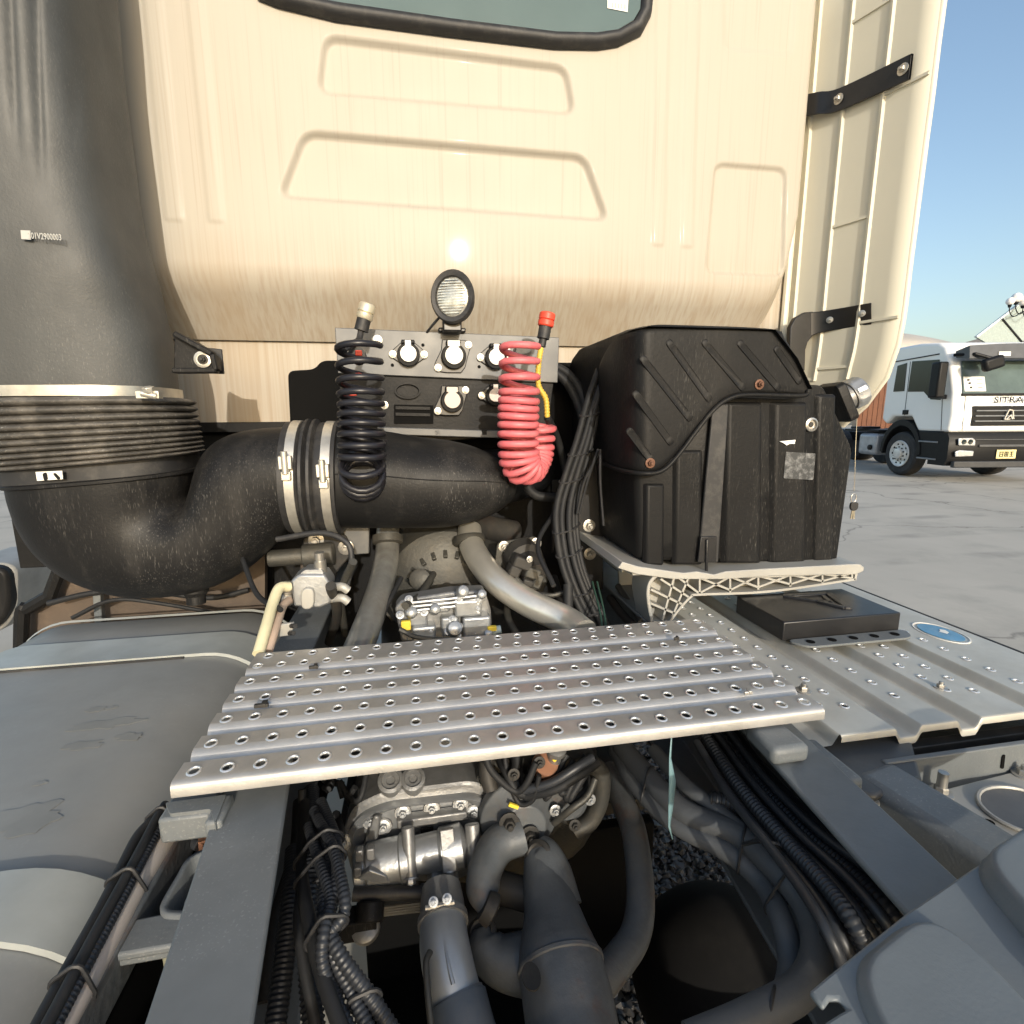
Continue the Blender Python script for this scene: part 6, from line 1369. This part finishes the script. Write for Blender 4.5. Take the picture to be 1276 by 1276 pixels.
for s in (-1, 1):
    lo_('panel_gap', MB().beam(V((s*.95, -.008, 1.86)), V((s*.93, -.016, 1.12)), .005, .012, up=(0, -1, 0)), m_bk, t)
bm = lo_('bumper', MB().loft([[V((x, y+.10*abs(x/1.22)**4, z)) for y, z in ((.35, 1.07), (-.10, 1.07), (-.16, .96), (-.17, .52), (-.10, .36), (.35, .36))] for x in np.linspace(-1.22, 1.22, 15)]), m_bk, t, smooth=40)
lo_('bumper_bar', MB().box((0, -.175, .80), (1.3, .03, .05)).box((0, -.17, .93), (1.5, .03, .02)), M('bumper grey', (.07, .072, .075), .5), bm, bevel=.008)
lo_('lower_lip', MB().box((0, -.14, .40), (2.3, .10, .14)), M('bumper lip', (.035, .037, .04), .5), bm, bevel=.02)
for s in (-1, 1):
    h = lo_('headlight', MB().prism([V((s*x, -.135, z)) for x, z in ((.72, .80), (1.08, .82), (1.10, .96), (.80, .97), (.73, .93))], (0, -.03, 0)), m_chrome, t, bevel=.015)
    for x in (.84, .98): lo_('reflector', MB().lathe([(.055, 0), (.05, .01), (.02, .004)], (s*x, -.166, .885), (0, -1, 0), 16), m_tglass, h)
    h2 = lo_('fog_light', MB().prism([V((s*x, -.145, z)) for x, z in ((.74, .58), (1.12, .57), (1.14, .68), (1.05, .71), (.74, .69))], (0, -.03, 0)), m_chrome, t, bevel=.015)
    lo_('reflector', MB().box((s*.92, -.176, .635), (.30, .006, .06)), m_stickerg, h2)
npl = lo_('number_plate', MB().box((-.05, -.19, .62), (.42, .012, .19)), M('yellow plate', (.72, .62, .30), .5), t, bevel=.004)
for k, x in enumerate((-.16, -.05, .06)):
    c = V((x, -.199, .62)); b = MB()
    for z_ in (-.045, 0, .045): b.box(c+V((0, 0, z_)), (.085, .004, .016))
    for x_ in ((-.034, .034), (-.034, 0, .034), (0,))[k]: b.box(c+V((x_, 0, 0)), (.016, .004, .11))
    lo_('plate_character', b, m_bk, npl)
# chassis, rear wheels, deck parts behind cab
lo_('chassis', MB().box((-.42, 4.2, .85), (.10, 4.5, .26)).box((.42, 4.2, .85), (.10, 4.5, .26)), m_bk, t, bevel=.01)
lo_('fuel_tank', MB().box((-.92, 2.62, .70), (.50, .70, .56)), M('alloy side tank', (.36, .37, .39), .4, metal=.4), t, bevel=.09, bseg=4)
lo_('tank_cap', MB().lathe([(.07, 0), (.07, .04), (.04, .05)], (-1.17, 2.45, .62), (-1, 0, 0), 18), m_bk, t)
lo_('deck', MB().box((-.6, 3.0, 1.05), (1.0, 1.4, .05)), m_bk, t, bevel=.01)
lo_('mudguard', MB().prism([V((-1.2, 2.6+.75*math.cos(math.radians(a))+.0, .55+.66*math.sin(math.radians(a)))) for a in range(30, 151, 10)]+[V((-1.2, 2.6+.7*math.cos(math.radians(a)), .50+.60*math.sin(math.radians(a)))) for a in range(150, 29, -10)], (.5, 0, 0)) if False else MB().box((-.95, 3.05, 1.12), (.5, .5, .06)), m_bk, t, bevel=.02)
for y_ in (4.5, 5.9):
    for sx in (-1, 1):
        lo_('rear_wheel', MB().lathe([(.30, -.28), (.5, -.29), (.53, -.2), (.53, .2), (.5, .29), (.30, .28)], (sx*.9, y_, .53), (sx, 0, 0), 32), m_tyre, t, smooth=30)
# buildings --------------------------------------------------------
m_bldg = M('pale roof sheet', (.42, .39, .35), .6, var=.08, vs=.3)
t = thing('warehouse', 'long low hall with pale arched roof far behind the white truck', 'building', (48, 55, 0))
def warehouse():
    c0 = at(1128, 470, Y=60); 
    x0, x1 = at(1075, 430, Y=60).x, at(1262, 430, Y=60).x
    zt_ = at(1128, 405, Y=60).z; ze = at(1215, 432, Y=60).z
    obj('wall', MB().box(((x0+x1)/2, 70, 1.5), (x1-x0, 20, 3+ze*.0)), M('warehouse wall', (.4, .36, .3), .7), t)
    L_ = []
    for k in range(17):
        s = k/16; x = x0+(x1-x0)*s; z = ze+(zt_-ze)*(1-abs(s-.28)**1.6/(.72**1.6)) if s > .28 else zt_-.6*(.28-s)
        L_.append([V((x, y_, max(.2, z+dz_))) for y_, dz_ in ((58, -3.2), (60, -1.9), (63, -.7), (66, -.15), (70, 0), (80, -3))])
    obj('roof', MB().strip(L_), m_bldg, t, solid=.3, smooth=60)
    ribs = M('roof seam', (.36, .20, .14), .7)
    for k in range(0, 16):
        a = L_[k]; obj('roof_seam', MB().tube([p+V((0, -.03, .05)) for p in a[:5]], .05, 5), ribs, t)
warehouse()
t = thing('showroom', 'building with sloping glass canopy above the white truck', 'building', (34, 26, 0))
def showroom():
    yb_ = 24; mg = M('canopy glass', (.34, .40, .38), .25, var=.08)
    A, B = at(1216, 420, Y=yb_), at(1340, 325, Y=yb_); C1, D1 = at(1340, 385, Y=yb_), at(1250, 440, Y=yb_)
    n_ = 4
    for k in range(n_):
        f0, f1 = k/n_+.004, (k+1)/n_-.004
        P = [A.lerp(B, f0), A.lerp(B, f1), D1.lerp(C1, f1), D1.lerp(C1, f0)]
        obj('canopy_pane', MB().prism(P, (0, .12, 0)), mg, t)
    obj('canopy_edge', MB().beam(A, B, .12, .10), M('canopy rail', (.62, .70, .72), .4), t)
    for k in range(1, n_): obj('mullion', MB().beam(A.lerp(B, k/n_), D1.lerp(C1, k/n_), .1, .08), m_bk, t)
    obj('facade', MB().prism([V((D1.x, yb_+1.5, 0)), V((C1.x+10, yb_+1.5, 0)), V((C1.x+10, yb_+1.5, C1.z+1.0)), V((D1.x, yb_+1.5, D1.z-.3))], (0, 8, 0)), M('tan facade', (.36, .29, .22), .7), t)
showroom()
for i, (px, py, r) in enumerate(((1259, 375.5, .19), (1267, 371, .24), (1276, 375, .26))):
    p = at(px, py, Y=23.5)
    o = thing('globe_lamp', ('smallest and leftmost white globe lamp above the glass canopy', 'middle white globe lamp above the glass canopy', 'white globe lamp cut by the right picture edge')[i], 'lamp', p-V((0, 0, .8)), 'globe lamps above the canopy')
    obj('globe', MB().ball(p, r, 14), M('white globe', (.8, .79, .78), .4), o, smooth=80)
    obj('holder', MB().lathe([(r*.5, 0), (r*.3, -.15)], p-V((0, 0, r*.8)), (0, 0, 1), 12), m_bk, o)
    obj('stem', MB().tube(spline([p-V((0, 0, r)), p-V((-.05, 0, r+.3)), p-V((-.35, 0, r+.55)), p+V((.9, 0, -.45))], 5), .025, 6), m_bk, o)
# brown timber hoarding between the fairing and the white truck
t = thing('wooden_hoarding', 'red-brown timber boarding standing behind the white truck', 'hoarding', at(1098, 540, Y=22))
xa, xb = at(1070, 500, Y=20).x, at(1130, 500, Y=20).x; zt_ = at(1100, 458, Y=20).z
m_wood = M('red brown boards', (.12, .042, .017), .6, var=.25, vs=3, dust=.3, dcol=(.13, .05, .02), ds=8, streak=5)
for k in range(10):
    w_ = (xb-xa)/10; obj('board', MB().box((xa+w_*(k+.5), 20, zt_/2), (w_-.02, .05, zt_)), m_wood, t, .008)
# ================================================================== REAR RUNNING GEAR (just behind the viewpoint, under the mudguard)
t = bpy.data.objects['rear_axle']
for sx in (-1, 1):
    for xo in (-.17, .17):
        obj('tyre', MB().lathe([(.29, -.13), (.46, -.145), (.51, -.11), (.515, -.05), (.515, .05), (.51, .11), (.46, .145), (.29, .13)], (sx*.92+xo, -.55 if sx > 0 else -1.3, .52), (1, 0, 0), 40), m_tyre, t, smooth=30)
    obj('hub', MB().lathe([(.29, -.12), (.25, -.1), (.18, -.02), (.15, .12), (.05, .14)], (sx*.92, -.55 if sx > 0 else -1.3, .52), (sx, 0, 0), 28), m_dark, t, smooth=30)
t = thing('fifth_wheel', 'greasy coupling plate mounted on the rails behind the viewpoint', 'coupling', (0, -1.1, 1.0))
obj('top_plate', MB().prism(roundpoly([V((x, y, 1.20)) for x, y in ((-.45, -.70), (.45, -.70), (.45, -1.2), (.25, -1.55), (.06, -1.55), (.05, -1.1), (-.05, -1.1), (-.06, -1.55), (-.25, -1.55), (-.45, -1.2))], .05), (0, 0, -.04)), m_dark, t, .006)
for sx in (-1, 1): obj('pedestal', MB().prism([V((sx*.40, -.85, 1.0)), V((sx*.40, -1.35, 1.0)), V((sx*.40, -1.2, 1.17)), V((sx*.40, -1.0, 1.17))], (sx*.05, 0, 0)), m_frame, t, .005)
